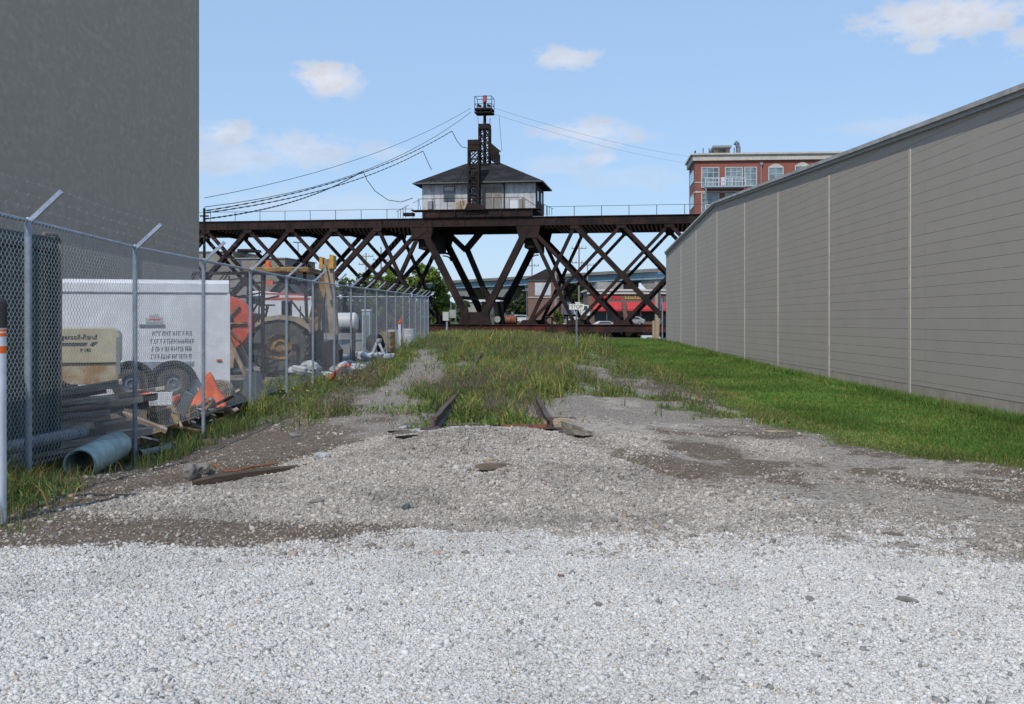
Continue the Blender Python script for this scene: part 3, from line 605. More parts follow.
# ------------------------------------------------------------------ swing bridge
BT = -math.atan2(7.5, 48.2); BO = Vector((-3.56, 100.0, 0)); BP = 4.43; HV = 5.2; ZT = 11.02; ZB = .86; DT = 9.0
def build_bridge():
    t = thing('swing_bridge', 'rusted steel lattice truss railway swing bridge standing open across the background', 'bridge', BO, BT)
    RS = M['rust_steel']; DS = M['dark_steel']
    nodes = [-HV-BP*k for k in range(9)][::-1]+[HV+BP*k for k in range(7)]
    u0, u1 = nodes[0]-1, nodes[-1]+1
    def member(p, q, w, dep, name, m):      # two flanges with a web between: an I shape along p-q
        p = Vector(p); q = Vector(q); d = (q-p).normalized(); v = Vector((0, 1, 0)); s = d.cross(v).normalized(); b = MB()
        for e in (-1, 1): b.bar(p+v*(e*dep/2), q+v*(e*dep/2), w, .05, up=(0, 1, 0))
        b.bar(p+v*0, q+v*0, .06, dep-.06, up=(0, 1, 0))
        L_ = (q-p).length; n = int(L_/.55)
        for k in range(n+1):
            c = p.lerp(q, k/n); 
            for e in (-1, 1):
                for j in (-1, 1): b.box(c+v*(e*(dep/2+.03))+s*(j*w*.33), (.07, .03, .07))
        b.build(name, m, t)
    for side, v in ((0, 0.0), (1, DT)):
        mm = RS if side == 0 else DS  # rear truss gets darker steel: the deck's shadow put into its colour
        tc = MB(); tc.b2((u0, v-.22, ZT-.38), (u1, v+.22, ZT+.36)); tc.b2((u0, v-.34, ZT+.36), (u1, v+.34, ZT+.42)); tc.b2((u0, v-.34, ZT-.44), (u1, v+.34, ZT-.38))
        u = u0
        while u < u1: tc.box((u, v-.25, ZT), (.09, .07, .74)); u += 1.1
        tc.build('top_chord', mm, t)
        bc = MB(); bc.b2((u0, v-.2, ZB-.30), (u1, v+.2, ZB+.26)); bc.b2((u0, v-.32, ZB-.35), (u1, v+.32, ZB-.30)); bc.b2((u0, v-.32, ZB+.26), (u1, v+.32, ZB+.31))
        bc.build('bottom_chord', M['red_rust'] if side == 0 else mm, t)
        zt_, zb_ = ZT-.45, ZB+.3
        # centre V
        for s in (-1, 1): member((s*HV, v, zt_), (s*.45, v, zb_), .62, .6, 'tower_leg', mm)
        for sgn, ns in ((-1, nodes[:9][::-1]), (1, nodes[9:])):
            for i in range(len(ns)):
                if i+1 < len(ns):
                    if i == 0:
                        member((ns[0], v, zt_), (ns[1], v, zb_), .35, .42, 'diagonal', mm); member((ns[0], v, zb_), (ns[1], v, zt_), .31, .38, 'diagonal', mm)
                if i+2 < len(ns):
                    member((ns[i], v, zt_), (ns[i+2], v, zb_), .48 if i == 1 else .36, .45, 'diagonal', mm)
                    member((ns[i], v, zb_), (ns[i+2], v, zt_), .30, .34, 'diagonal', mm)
        for n in nodes:
            big = abs(abs(n)-HV) < .1
            for e in (-1, 1):
                w = 1.2 if big else .5; h = 1.15 if big else .34
                MB().prism([(n-w, v+e*.28-.02, ZT-.3), (n+w, v+e*.28-.02, ZT-.3), (n+w*.75, v+e*.28-.02, ZT-.44-h), (n-w*.75, v+e*.28-.02, ZT-.44-h)], (0, .04, 0)).build('gusset_plate', mm, t)
            MB().prism([(n-.9, v-.3, ZB+.26), (n+.9, v-.3, ZB+.26), (n+.55, v-.3, ZB+.75), (n-.55, v-.3, ZB+.75)], (0, .6, 0)).build('gusset_plate', mm, t)
        MB().prism([(-1.6, v-.32, ZB+.26), (1.6, v-.32, ZB+.26), (1.25, v-.32, ZB+1.5), (-1.25, v-.32, ZB+1.5)], (0, .64, 0)).build('pivot_plate', mm, t)
        # splice of long diagonals where they cross
    # deck : floor beams, ties, walkway
    for n in nodes:
        MB().b2((n-.15, .3, ZT-.75), (n+.15, DT-.3, ZT+.2)).build('floor_beam', DS, t)
        MB().b2((n-.12, .3, ZB-.2), (n+.12, DT-.3, ZB+.2)).build('bottom_strut', DS, t)
    b = MB()
    for v in (2.0, 3.6, 5.4, 7.0): b.b2((u0, v-.15, ZT-.45), (u1, v+.15, ZT+.2))
    b.build('stringer', DS, t)
    b = MB(); u = u0
    while u < u1: b.b2((u, .4, ZT+.22), (u+.24, DT-.4, ZT+.40)); u += .42
    tt = b.build('deck_tie', M['creosote'], t); tt['kind'] = 'stuff'
    for s in (-1, 1):       # deep portal girders at the tower tops
        MB().b2((s*HV-.45, .3, ZT-2.5), (s*HV+.45, DT-.3, ZT-.45)).build('portal_girder', DS, t)
        # curved toothed knee brackets
        br = MB()
        for vv in (DT-.5,):
            pts = [(s*(HV-.3)-s*.0, vv, ZT-2.4)]
            for k in range(9):
                a = math.pi*(.5*k/8); br.box((s*(HV-.2-1.5*math.sin(a)*.8), vv, ZT-3.3-.0+.9*math.cos(a)), (.24, .3, .2), ry=a)
                br.box((s*(HV-.2-1.0*math.sin(a)*.8), vv, ZT-3.2+.5*math.cos(a)), (.12, .3, .12), ry=a)
        br.build('knee_bracket', DS, t)
        # sway bracing between the two trusses down the V legs
        sw = MB()
        for k in range(4):
            f0 = .12+.2*k; f1 = f0+.2; pa = Vector((s*(HV*(1-f0)), .4, ZT-.5-(ZT-ZB-.8)*f0)); pb = Vector((s*(HV*(1-f1)), DT-.4, ZT-.5-(ZT-ZB-.8)*f1))
            if k == 3: sw.bar(pa, (pa.x, DT-.4, pa.z), .3, .3)
        if sw.v: sw.build('sway_brace', DS, t)
    # second pair of legs (pivot tower) half way between the trusses
    member((-1.77, 4.5, 8.95), (.75, 4.5, 3.0), .5, .5, 'tower_leg', DS)
    member((-.1, 4.5, ZT-.4), (-1.85, 4.5, 8.6), .6, .5, 'tower_brace', DS); member((-3.9, 4.5, ZT-.4), (-1.8, 4.5, 8.6), .5, .5, 'tower_brace', DS)
    MB().b2((-.2, DT*.5, ZB+.2), (1.9, DT*.62, ZB+2.6)).build('machinery_box', DS, t)
    MB().tube([(1.35, 2.2, ZB), (1.35, 2.2, ZB+3.2)], .28, 10).build('centre_post', mat('grey_green_paint', (.13,.15,.13), .7, c2=(.06,.05,.045), scale=2), t, smooth=True)
    d = MB(); d.lathe([(.05,-.55),(.38,-.55),(.42,-.5),(.42,.5),(.38,.55),(.05,.55)], (3.4, .8, ZB+.75), 'X', 16); d.lathe([(.46,-.06),(.46,.06)], (3.4, .8, ZB+.75), 'X', 16)
    d.build('gear_drum', mat('orange_rust', (.25,.09,.045), .8, c2=(.10,.04,.03), scale=4), t, smooth=True)
    MB().lathe([(.02,-.2),(.3,-.2),(.3,.2),(.02,.2)], (2.1, .6, ZB+.8), 'Y', 14).build('counterweight', M['concrete'], t, smooth=True)
    # handrails on the walkway
    for (a, b_) in ((-29.5, -6.1), (7.0, u1)):
        r = MB(); r.tube([(a, -.1, ZT+1.35), (b_, -.1, ZT+1.35)], .022, 6); n = int((b_-a)/2.55)
        r.build('handrail', M['rust_steel'], t)
        for k in range(n+1): MB().tube([(a+(b_-a)*k/n, -.1, ZT+.4), (a+(b_-a)*k/n, -.1, ZT+1.36)], .03, 6).build('rail_post', M['rust_steel'], t)
    # raised girder below the bridge house
    g = MB(); g.b2((-5.1, -.45, ZT+.44), (5.6, .05, ZT+1.12)); g.b2((-5.2, -.55, ZT+1.12), (6.2, .1, ZT+1.2))
    for k in range(8): g.box((-4.9+k*1.5, -.5, ZT+.78), (.1, .12, .6))
    g.build('house_girder', M['rust_steel'], t)
    return t
build_bridge()
t = thing('shadow_pier', 'added black timber pier standing for the shadow under the swing bridge', 'pier', BO, BT)
b = MB(); b.b2((-38, 1.6, -3.4), (28, 8.2, .42)); b.build('void_crib', M['creosote'], t)  # added block, coloured black for the shadow void below the chord
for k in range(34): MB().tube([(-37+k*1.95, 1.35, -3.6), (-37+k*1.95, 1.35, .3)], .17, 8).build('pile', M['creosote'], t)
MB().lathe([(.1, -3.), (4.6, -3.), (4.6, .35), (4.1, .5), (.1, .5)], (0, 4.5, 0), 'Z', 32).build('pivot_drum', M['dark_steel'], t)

def build_bridge_house():
    base = BO+Matrix.Rotation(BT, 3, 'Z') @ Vector((.12, 0, 0)); zf = ZT+1.2
    t = thing('bridge_house', 'weathered white timber operator house with dark hipped roof on top of the bridge', 'house', (base.x, base.y, zf), BT)
    wm = mat('peeling_white_boards', (.52,.52,.54), .8, c2=(.38,.385,.40), scale=1.1, stretch=(3,1,.35), c3=(.30,.27,.24), scale3=1.3, lo3=.48, hi3=.68, spec=.2)
    hw = 5.6; v0, v1 = 1.1, 7.3; H = 2.75
    w = MB(); w.b2((-hw, v0, 0), (hw, v1, H)); w.build('wall', wm, t)
    bd = MB(); u = -hw+.2
    while u < hw: bd.b2((u-.015, v0-.02, 0.05), (u+.015, v0, H-.1)); u += .37
    bd.build('batten', wm, t)
    dk = mat('shaded_side_boards', (.035,.03,.03), .85, c2=(.06,.05,.05), scale=2)  # shade of the right wall painted as a near-black sheet
    MB().b2((hw+.002, v0+.05, 0), (hw+.03, v1-.05, H)).build('side_shade', dk, t)
    for yy in (2.6, 5.3): MB().b2((hw+.03, yy-.45, 1), (hw+.06, yy+.45, 2.1)).build('side_window', M['glass'], t)
    rm = mat('dark_roof_shingles', (.019,.019,.02), .9, c2=(.034,.034,.036), scale=1.4, stretch=(.5,1,1), bump=.4, bscale=8, spec=.15)
    ov = .75; za = H-.02; zr = 5.0; rr = 1.75; vm = (v0+v1)/2
    a = [(-hw-ov, v0-ov, za), (hw+ov, v0-ov, za), (hw+ov, v1+ov, za), (-hw-ov, v1+ov, za)]; rb = [(-rr, vm-.5, zr), (rr, vm-.5, zr), (rr, vm+.5, zr), (-rr, vm+.5, zr)]
    r_ = MB(); lo = [(p[0], p[1], p[2]-.12) for p in a]
    r_.add(lo+a+rb, [(3,2,1,0),(0,1,5,4),(1,2,6,5),(2,3,7,6),(3,0,4,7),(4,5,9,8),(5,6,10,9),(6,7,11,10),(7,4,8,11),(8,9,10,11)])
    ro = r_.build('roof', rm, t)
    g = MB(); g.b2((-hw-ov-.03, v0-ov-.06, za-.13), (hw+ov+.03, v0-ov-.005, za+.01)); g.b2((hw+ov+.005, v0-ov, za-.13), (hw+ov+.05, v1+ov, za+.01)); g.build('eave_board', mat('dark_eave_paint', (.09,.09,.09), .7), t)
    # window, louvre, boarded panel, door pair
    f = MB(); f.b2((-3.45, v0-.07, .95), (-2.3, v0-.025, 2.45)); wn = f.build('window', mat('grey_trim', (.16,.15,.14), .8), t)
    MB().b2((-3.35, v0-.09, 1.0), (-2.4, v0-.072, 1.95)).build('pane', M['glass'], wn); MB().b2((-3.35, v0-.09, 2.0), (-2.4, v0-.072, 2.38)).build('shutter', wm, wn)
    br = mat('rust_streaked_boards', (.50,.43,.33), .85, c2=(.24,.11,.06), scale=2.4, stretch=(3,1,.5))
    MB().b2((-2.2, v0-.05, .1), (-1.0, v0-.025, 1.0)).build('rusty_panel', br, t)
    dm = mat('bare_grey_door_boards', (.28,.26,.23), .9, c2=(.17,.155,.14), scale=3, stretch=(5,1,.4))
    d = MB(); d.b2((.42, v0-.06, .05), (1.35, v0-.025, 2.2)); d.b2((.95, v0-.075, 1.2), (1.25, v0-.06, 1.95)); d.build('door', dm, t)
    d = MB(); d.b2((1.4, v0-.06, .05), (2.35, v0-.025, 2.3)); d.build('door', dm, t)
    MB().b2((.3, v0-.09, 2.2), (1.45, v0-.025, 2.32)).build('door_lintel', M['timber'], t)
    MB().b2((-5.0, v0-.3, .2), (-4.5, v0-.03, 1.0)).build('meter_box', M['grey_metal'], t)
    MB().tube([(2.55, v0-.1, 0), (2.55, v0-.1, 2.7)], .06, 8).build('downpipe', M['dark_steel'], t)
    MB().b2((3.1, v0-.04, .15), (3.9, v0-.025, .95)).build('wall_patch', M['white'], t)
    MB().b2((4.0, v0-.05, .15), (4.6, v0-.025, 1.1)).build('wall_patch', dm, t)
    # walkway railing in front
    r = MB(); r.tube([(-5.6, -.5, 1.05), (4.6, -.5, 1.05), (6.0, -.5, .1)], .028, 6); r.build('walkway_rail', M['rust_steel'], t)
    for u in (-5.6, -4.2, -2.7, -1.2, .3, 1.8, 3.3, 4.6): MB().tube([(u, -.5, 0), (u, -.5, 1.06)], .028, 6).build('rail_post', M['rust_steel'], t)
    MB().b2((-6.3, -.6, -.08), (6.2, 1.0, 0)).build('walkway', M['dark_steel'], t)
    for s, uu in ((-1, -6.9), (1, 6.6)):
        q = MB()
        for k in range(4): q.tube([(uu+s*k*.25, -.3, -.7), (uu+s*k*.25, -.3, .35-.13*k)], .025, 6)
        q.tube([(uu-s*.3, -.3, .5), (uu+s*.9, -.3, -.1)], .025, 6); q.build('access_ladder', M['dark_steel'], t)
    l = MB(); l.box((-6.7, .3, -.35), (1.0, .7, .3)); l.build('lamp_housing', M['dark_steel'], t)
build_bridge_house()

def lattice(b, x0, x1, v0, v1, z0, z1, n, w=.09):
    for (x, v) in ((x0, v0), (x1, v0), (x0, v1), (x1, v1)): b.bar((x, v, z0), (x, v, z1), w, w, up=(0, 1, 0))
    for k in range(n):
        a = z0+(z1-z0)*k/n; c = z0+(z1-z0)*(k+1)/n
        for v in (v0, v1):
            b.bar((x0, v, a), (x1, v, c), w*.6, w*.6); b.bar((x1, v, a), (x0, v, c), w*.6, w*.6); b.bar((x0, v, a), (x1, v, a), w*.6, w*.6)
        for x in (x0, x1): b.bar((x, v0, a), (x, v1, c), w*.6, w*.6); b.bar((x, v1, a), (x, v0, c), w*.6, w*.6)
def build_mast():
    base = BO; zf = ZT+1.2; t = thing('signal_mast', 'rusty lattice mast with caged platform and red lamp rising over the bridge house', 'mast', (base.x, base.y, zf), BT)
    RS = M['rust_steel']; loc = lambda px, py, v: None
    def U(px, v=0): return (px-475)/10.3
    def Z(py, d=0): return EYE+(HZ-py)*(100+d)/F-zf
    b = MB(); lattice(b, -.55, .42, -.5, .35, -.4, Z(150), 7, .16); b.build('front_tower', M['dark_steel'], t)
    b = MB(); b.b2((-.62, -.55, Z(151)), (.48, .42, Z(146))); b.b2((-.62, -.55, Z(145.5)), (.48, .42, Z(140.5))); b.build('tower_head', RS, t)
    b = MB(); b.prism([(-.9, -.8, -.1), (1.3, -.8, -.1), (.45, -.8, .5), (-.6, -.8, .5)], (0, 1.0, 0)); b.build('tower_foot', RS, t)
    b = MB(); lattice(b, -.22, .78, 3.2, 4.2, 4.0, Z(128, 3.5), 6, .14); b.build('mast_lattice', M['dark_steel'], t)
    b = MB(); b.b2((-.27, 3.1, Z(129.5, 3.5)), (.83, 4.3, Z(124.5, 3.5))); b.build('mast_head', RS, t)
    MB().tube([(.28, 3.7, 4.0), (.28, 3.7, Z(98, 3.5))], [.17, .14], 10).build('mast_pole', M['dark_steel'], t, smooth=True)
    p = MB(); zp = Z(114, 3.5); p.b2((-.62, 2.9, zp), (1.12, 4.5, zp+.13)); p.b2((-.62, 2.9, zp+.32), (1.12, 4.5, zp+.5))
    for x in (-.57, 0, .5, 1.07): p.box((x, 2.95, zp+.25), (.08, .08, .4)); p.box((x, 4.45, zp+.25), (.08, .08, .4))
    p.build('lamp_platform', M['dark_steel'], t)
    c = MB()
    for x in (-.6, 1.1):
        for v in (2.95, 4.45): c.tube([(x, v, zp+.45), (x, v, Z(97.5, 3.5))], .03, 5)
    for z in (Z(97.5, 3.5), Z(105, 3.5)):
        c.tube([(-.6, 2.95, z), (1.1, 2.95, z), (1.1, 4.45, z), (-.6, 4.45, z), (-.6, 2.95, z)], .03, 5, False)
    c.build('cage', M['dark_steel'], t)
    MB().tube([(.28, 3.7, Z(102, 3.5)), (.28, 3.7, Z(95.5, 3.5))], .22, 12).build('red_lamp', mat('faded_red_glass', (.42,.09,.07), .4), t, smooth=True)
    for dx in (-.2, .75): MB().box((dx, 3.4, Z(106, 3.5)), (.35, .25, .2), ry=.4).build('floodlight', M['dark_steel'], t)
    s = MB(); zs = Z(160, 4)
    s.prism([(.75, 3.3, zs+.5), (1.8, 3.3, zs-.3), (1.8, 3.3, zs+.75), (.75, 3.3, zs+1.7)], (0, .08, 0)); s.bar((.75, 4.2, zs+1.7), (1.8, 4.2, zs+.8), .12, .12)
    for k in range(5): s.box((.85+.22*k, 3.75, zs+.55-.17*k), (.06, .9, 1.2))
    s.build('roof_stair', M['dark_steel'], t)
    for (pa, pb) in (((472, 117), (474, 141)), ((494, 117), (497, 152))):
        MB().tube([(U(pa[0]), 3., Z(pa[1], 3)), (U(pb[0]), 3., Z(pb[1], 3))], .018, 4).build('guy_wire', M['dark_steel'], t)
    MB().tube([(.9, 3.2, Z(131, 3.5)), (.9, 3.2, Z(119, 3.5))], .03, 5).build('whip_antenna', M['dark_steel'], t)
build_mast()

# pole at the left and the cables to the mast
t = thing('utility_pole', 'plain dark pole beside the tall concrete building, taking the cables', 'pole', (at(204.3, 320, 60).x, 60, .3))
MB().tube([(0, 0, -.5), (0, 0, 7.75)], [.10, .075], 10).build('shaft', M['creosote'], t, smooth=True)
b = MB(); b.box((0, 0, 7.3), (.5, .08, .08)); b.build('crossarm', M['creosote'], t)
def cable(pts, r, label, grp=None, sag=0., dashed=False):
    P_ = [at(*p) for p in pts]; o = MB()
    if len(P_) == 2:
        a, b = P_; P_ = [a.lerp(b, k/14)-Vector((0, 0, sag*4*(k/14)*(1-k/14))) for k in range(15)]
    o.tube(P_, r, 5)
    if dashed:
        for i in range(len(P_)-1):
            L_ = (P_[i+1]-P_[i]).length; n = max(1, int(L_/.9))
            for k in range(n):
                c = P_[i].lerp(P_[i+1], (k+.5)/n); d = (P_[i+1]-P_[i]).normalized(); o.tube([c-d*.22, c+d*.22], r*1.7, 5)
    ob = o.build('overhead_cable', M['black']); ob.data.transform(Matrix.Translation(-P_[0])); ob.location = P_[0]
    tag(ob, label, 'cable', 'cables strung to the bridge mast')
cable([(204.3, 198, 60), (471, 108, 103)], .018, 'uppermost of the thin cables rising from the left to the mast platform', sag=1.0)
cable([(204.3, 207, 60), (471, 112, 103)], .022, 'second cable from the top running up to the mast platform', sag=1.6)
cable([(204.3, 211, 60), (452, 131, 100)], .026, 'thick wrapped cable ending above the house roof left of the mast', sag=1.0, dashed=True)
cable([(452, 131, 100), (457, 141, 100), (462, 147, 100), (469, 148.5, 99.6)], .034, 'short drooping cable from the thick line down to the front tower')
cable([(204.3, 213, 60), (423, 151, 100)], .026, 'thick wrapped cable whose end hangs over the left roof slope', sag=.8, dashed=True)
cable([(423, 151, 100), (427, 160, 100), (431.5, 170, 100)], .034, 'short cable tail hanging down onto the left roof slope')
cable([(204.3, 219, 60), (363, 171, 98)], .03, 'lowest of the cables rising from the left pole', sag=.7, dashed=True)
cable([(363, 171, 98), (367, 180, 98), (375, 191, 98), (388, 200, 98), (401, 202, 98), (413, 198, 98)], .034, 'looped slack cable curving down towards the left end of the walkway')
cable([(494, 108, 103), (700, 158, 150)], .011, 'upper of the two thin cables leaving the mast to the right', sag=.6)
cable([(494, 114, 103), (700, 165, 150)], .010, 'lower of the two thin cables leaving the mast to the right', sag=.6)
cable([(413, 203, 99), (419, 200, 99), (421, 212, 99)], .03, 'bent cable end at the left corner of the bridge house')
# ------------------------------------------------------------------ red brick loft building (right)
def build_loft():
    Y0 = 150; c = at(695, 320, Y0); t = thing('brick_building', 'red brick loft building with cream cornice and balconies behind the grey wall', 'building', (c.x, c.y, -2.5), BT*.5)
    k = Y0/F; top = EYE+(HZ-160)*k+2.5
    X = lambda px: (px-695)*k*1.0
    Zz = lambda py: EYE+(HZ-py)*k+2.5
    MB().b2((0, 0, 0), (34, 9, top)).build('wall', M['brick_red'], t)
    cr = mat('cream_stone', (.50,.46,.40), .8, c2=(.42,.39,.34), scale=1)
    c_ = MB(); c_.b2((-.35, -.35, Zz(161)), (34.3, 9.3, Zz(155.5))); c_.b2((-.6, -.6, Zz(155.5)), (34.6, 9.6, Zz(153.8))); c_.build('cornice', cr, t)
    b = MB(); b.b2((-.06, -.06, Zz(192.8)), (34, 0, Zz(191.2))); b.b2((-.06, -.06, Zz(193)), (0, 9, Zz(191.2))); b.build('stone_band', cr, t)
    MB().b2((-.06, -.06, Zz(183)), (1.0, 0, Zz(182))).build('stone_band', cr, t)
    fr = mat('pale_window_frame', (.42,.46,.46), .6)
    def win(x0, x1, y0, y1, nx, nz, arch=False):
        a, b_, z0, z1 = X(x0), X(x1), Zz(y1), Zz(y0); f = MB()
        f.b2((a, -.12, z0), (b_, -.004, z0+.12)); f.b2((a, -.12, z1-.12), (b_, -.004, z1)); f.b2((a, -.12, z0+.12), (a+.14, -.004, z1-.12)); f.b2((b_-.14, -.12, z0+.12), (b_, -.004, z1-.12))
        for i in range(1, nx): u = a+(b_-a)*i/nx; f.b2((u-.04, -.10, z0+.12), (u+.04, -.05, z1-.12))
        for i in range(1, nz): u = z0+(z1-z0)*i/nz; f.b2((a+.14, -.095, u-.04), (b_-.14, -.052, u+.04))
        o = f.build('window', fr, t); MB().b2((a+.1, -.05, z0+.1), (b_-.1, -.01, z1-.1)).build('pane', M['glass_blue'], o)
        if arch: MB().prism([(a+(b_-a)*q/8, -.08, z1-.0+.5*math.sin(math.pi*q/8)) for q in range(9)], (0, .076, 0)).build('arch_head', cr, o)
    win(701, 719, 167.5, 188, 3, 4); win(724.5, 742, 167.5, 187, 3, 4); win(743.5, 756, 167.5, 187, 2, 3)
    win(701, 719, 193.5, 213, 3, 4); win(724.5, 742, 193.5, 213, 3, 4); win(701, 719, 220, 240, 3, 4); win(724.5, 742, 220, 240, 3, 4)
    win(767, 782, 168, 182, 2, 2, True); win(767, 782, 194, 210, 2, 2, True); win(793, 808, 167, 180, 2, 2, True); win(820, 835, 166, 180, 2, 2, True); win(860, 875, 166, 180, 2, 2, True)
    # lift door on side face
    s = MB()
    for zz in (180, 205, 228): s.b2((-.05, 1.5, Zz(zz)), (0, 7.5, Zz(zz-12)))
    s.build('side_window', M['glass_blue'], t)
    dp = MB(); dp.tube([(X(760), -.15, Zz(215)), (X(760), -.15, Zz(165))], .1, 8); dp.prism([(X(758.5), -.3, Zz(163.5)), (X(762), -.3, Zz(163.5)), (X(761), -.3, Zz(166.5)), (X(759.5), -.3, Zz(166.5))], (0, .28, 0)); dp.build('downpipe', M['grey_metal'], t)
    for (zb, nm) in ((189, 0), (215, 1)):
        z = Zz(zb); s = MB(); s.b2((X(704), -1.9, z-.0), (X(743), -.02, z+.22)); ba = s.build('balcony', mat('pale_blue_steel', (.30,.36,.40), .6) if nm == 0 else bpy.data.materials['pale_blue_steel'], t)
        r = MB(); 
        for yy in (-1.85,):
            r.tube([(X(704), yy, z+1.25), (X(743), yy, z+1.25)], .05, 5); r.tube([(X(704), yy, z+.75), (X(743), yy, z+.75)], .03, 5)
        for q in range(13): u = X(704)+(X(743)-X(704))*q/12; r.tube([(u, -1.85, z+.2), (u, -1.85, z+1.25)], .035 if q % 4 else .07, 5)
        for u in (X(704), X(743)): r.tube([(u, -1.85, z+1.25), (u, -.05, z+1.25)], .05, 5)
        r.build('balcony_rail', M['white'], ba)
    MB().tube([(X(704.5), -1.7, 0), (X(704.5), -1.7, Zz(180))], .12, 6).build('balcony_post', M['grey_metal'], t)
    # roof things
    zt_ = Zz(153.8)
    p = MB()
    for (x, v) in ((X(718), 3), (X(730), 3), (X(718), 6), (X(730), 6)): p.b2((x-.3, v-.2, zt_-.3), (x+.3, v+.2, Zz(147.5)+.3))
    p.build('roof_pavilion', M['tan'], t); MB().b2((X(714.5), 2, Zz(147.5)+.3), (X(733), 7, Zz(145.5)+.3)).build('pavilion_roof', M['grey_metal'], t)
    f = MB(); f.tube([(X(740.5), 3, zt_-.3), (X(740.5), 3, Zz(145)), (X(739.5), 3, Zz(141)), (X(737), 3, Zz(139.5))], .35, 10); f.build('roof_flue', M['galv_dark'], t, smooth=True)
    for px in (704.5, 710.5, 735.5): MB().tube([(X(px), 2, zt_-.2), (X(px), 2, Zz(145.8))], .06, 5).build('roof_antenna', M['dark_steel'], t)
    MB().b2((X(695.), .2, zt_), (X(696), 1, zt_+.5)).build('roof_vent', M['dark_steel'], t)
    MB().b2((X(719.5), -1.5, Zz(188)), (X(723), -1.2, Zz(179))).build('balcony_panel', M['white'], t)
build_loft()

# ------------------------------------------------------------------ highway viaduct
def build_viaduct():
    A = Vector((-17.6, 277, 0)); B = Vector((29.9, 210, 0)); d = (B-A).normalized(); rz = math.atan2(d.y, d.x)
    t = thing('highway_viaduct', 'long blue girder highway viaduct on flared concrete piers crossing behind the bridge', 'viaduct', (A.x, A.y, .5), rz)
    L0, L1 = -75, 190; zt = 11.05
    bl = mat('pale_blue_girder', (.19,.30,.37), .6, c2=(.15,.24,.30), scale=.4); cg = mat('viaduct_concrete', (.24,.23,.21), .9, c2=(.18,.17,.16), scale=.5)
    MB().b2((L0, -.4, zt-.15), (L1, 13.4, zt+.15)).build('deck', cg, t)
    MB().b2((L0, -.45, zt+.15), (L1, -.15, zt+.50)).build('parapet', cg, t)
    for v in (.6, 4.5, 8.5, 12.4): MB().b2((L0, v-.15, zt-1.65), (L1, v+.15, zt-.15)).build('girder', bl, t)
    b = MB(); u = L0
    while u < L1: b.b2((u, .8, zt-1.5), (u+.2, 12.2, zt-.4)); u += 6
    b.build('cross_frame', M['dark_steel'], t)
    for u in (-48, 7, 23, 39, 58, 80, 106, 150):
        p = MB(); p.prism([(u-1.2, 1, -2), (u+1.2, 1, -2), (u+1.3, 1, 4.5), (u+2.2, 1, 6.8), (u+4.6, 1, 8.6), (u+4.6, 1, zt-1.67), (u-4.6, 1, zt-1.67), (u-4.6, 1, 8.6), (u-2.2, 1, 6.8), (u-1.3, 1, 4.5)], (0, 11, 0))
        p.build('pier', cg, t)
build_viaduct()

# ------------------------------------------------------------------ small brick building with gable roof
def build_small_brick():
    Y0 = 160; k = Y0/F; c = at(528, 320, Y0); t = thing('brick_tower_house', 'small two storey brown brick building with boarded window and pointed dark roof', 'building', (c.x, c.y, 0), BT*.4)
    Z = lambda py: EYE+(HZ-py)*k
    wd = 5.4; MB().b2((0, 0, -3), (wd, 5.5, Z(279))).build('wall', M['brick_brown'], t)
    zt = Z(279); r = MB(); ap = Z(268.5); q = [(-.35, -.4, zt), (wd+.35, -.4, zt), (wd+.35, 5.9, zt), (-.35, 5.9, zt), (wd*.5, 1.6, ap), (wd*.5, 3.9, ap)]
    r.add(q, [(3,2,1,0),(0,1,4),(1,2,5,4),(2,3,5),(3,0,4,5)]); r.build('roof', M['dark_steel'], t)
    cr = mat('cream_sill', (.42,.38,.32), .8); MB().b2((-.05, -.1, Z(298)), (wd+.05, 0, Z(296.8))).build('stone_band', cr, t); MB().b2((-.05, -.12, Z(281)), (wd+.05, 0, Z(279))).build('eave_trim', cr, t)
    f = MB().b2(((535-528)*k, -.08, Z(295.5)), ((551-528)*k, -.004, Z(282.8))); f.build('boarded_window', mat('pale_window_board', (.52,.54,.58), .7, c2=(.45,.47,.5), scale=1), t)
    MB().b2(((542.6-528)*k, -.11, Z(295.5)), ((543.3-528)*k, -.08, Z(282.8))).build('mullion', M['beige'], t)
build_small_brick()

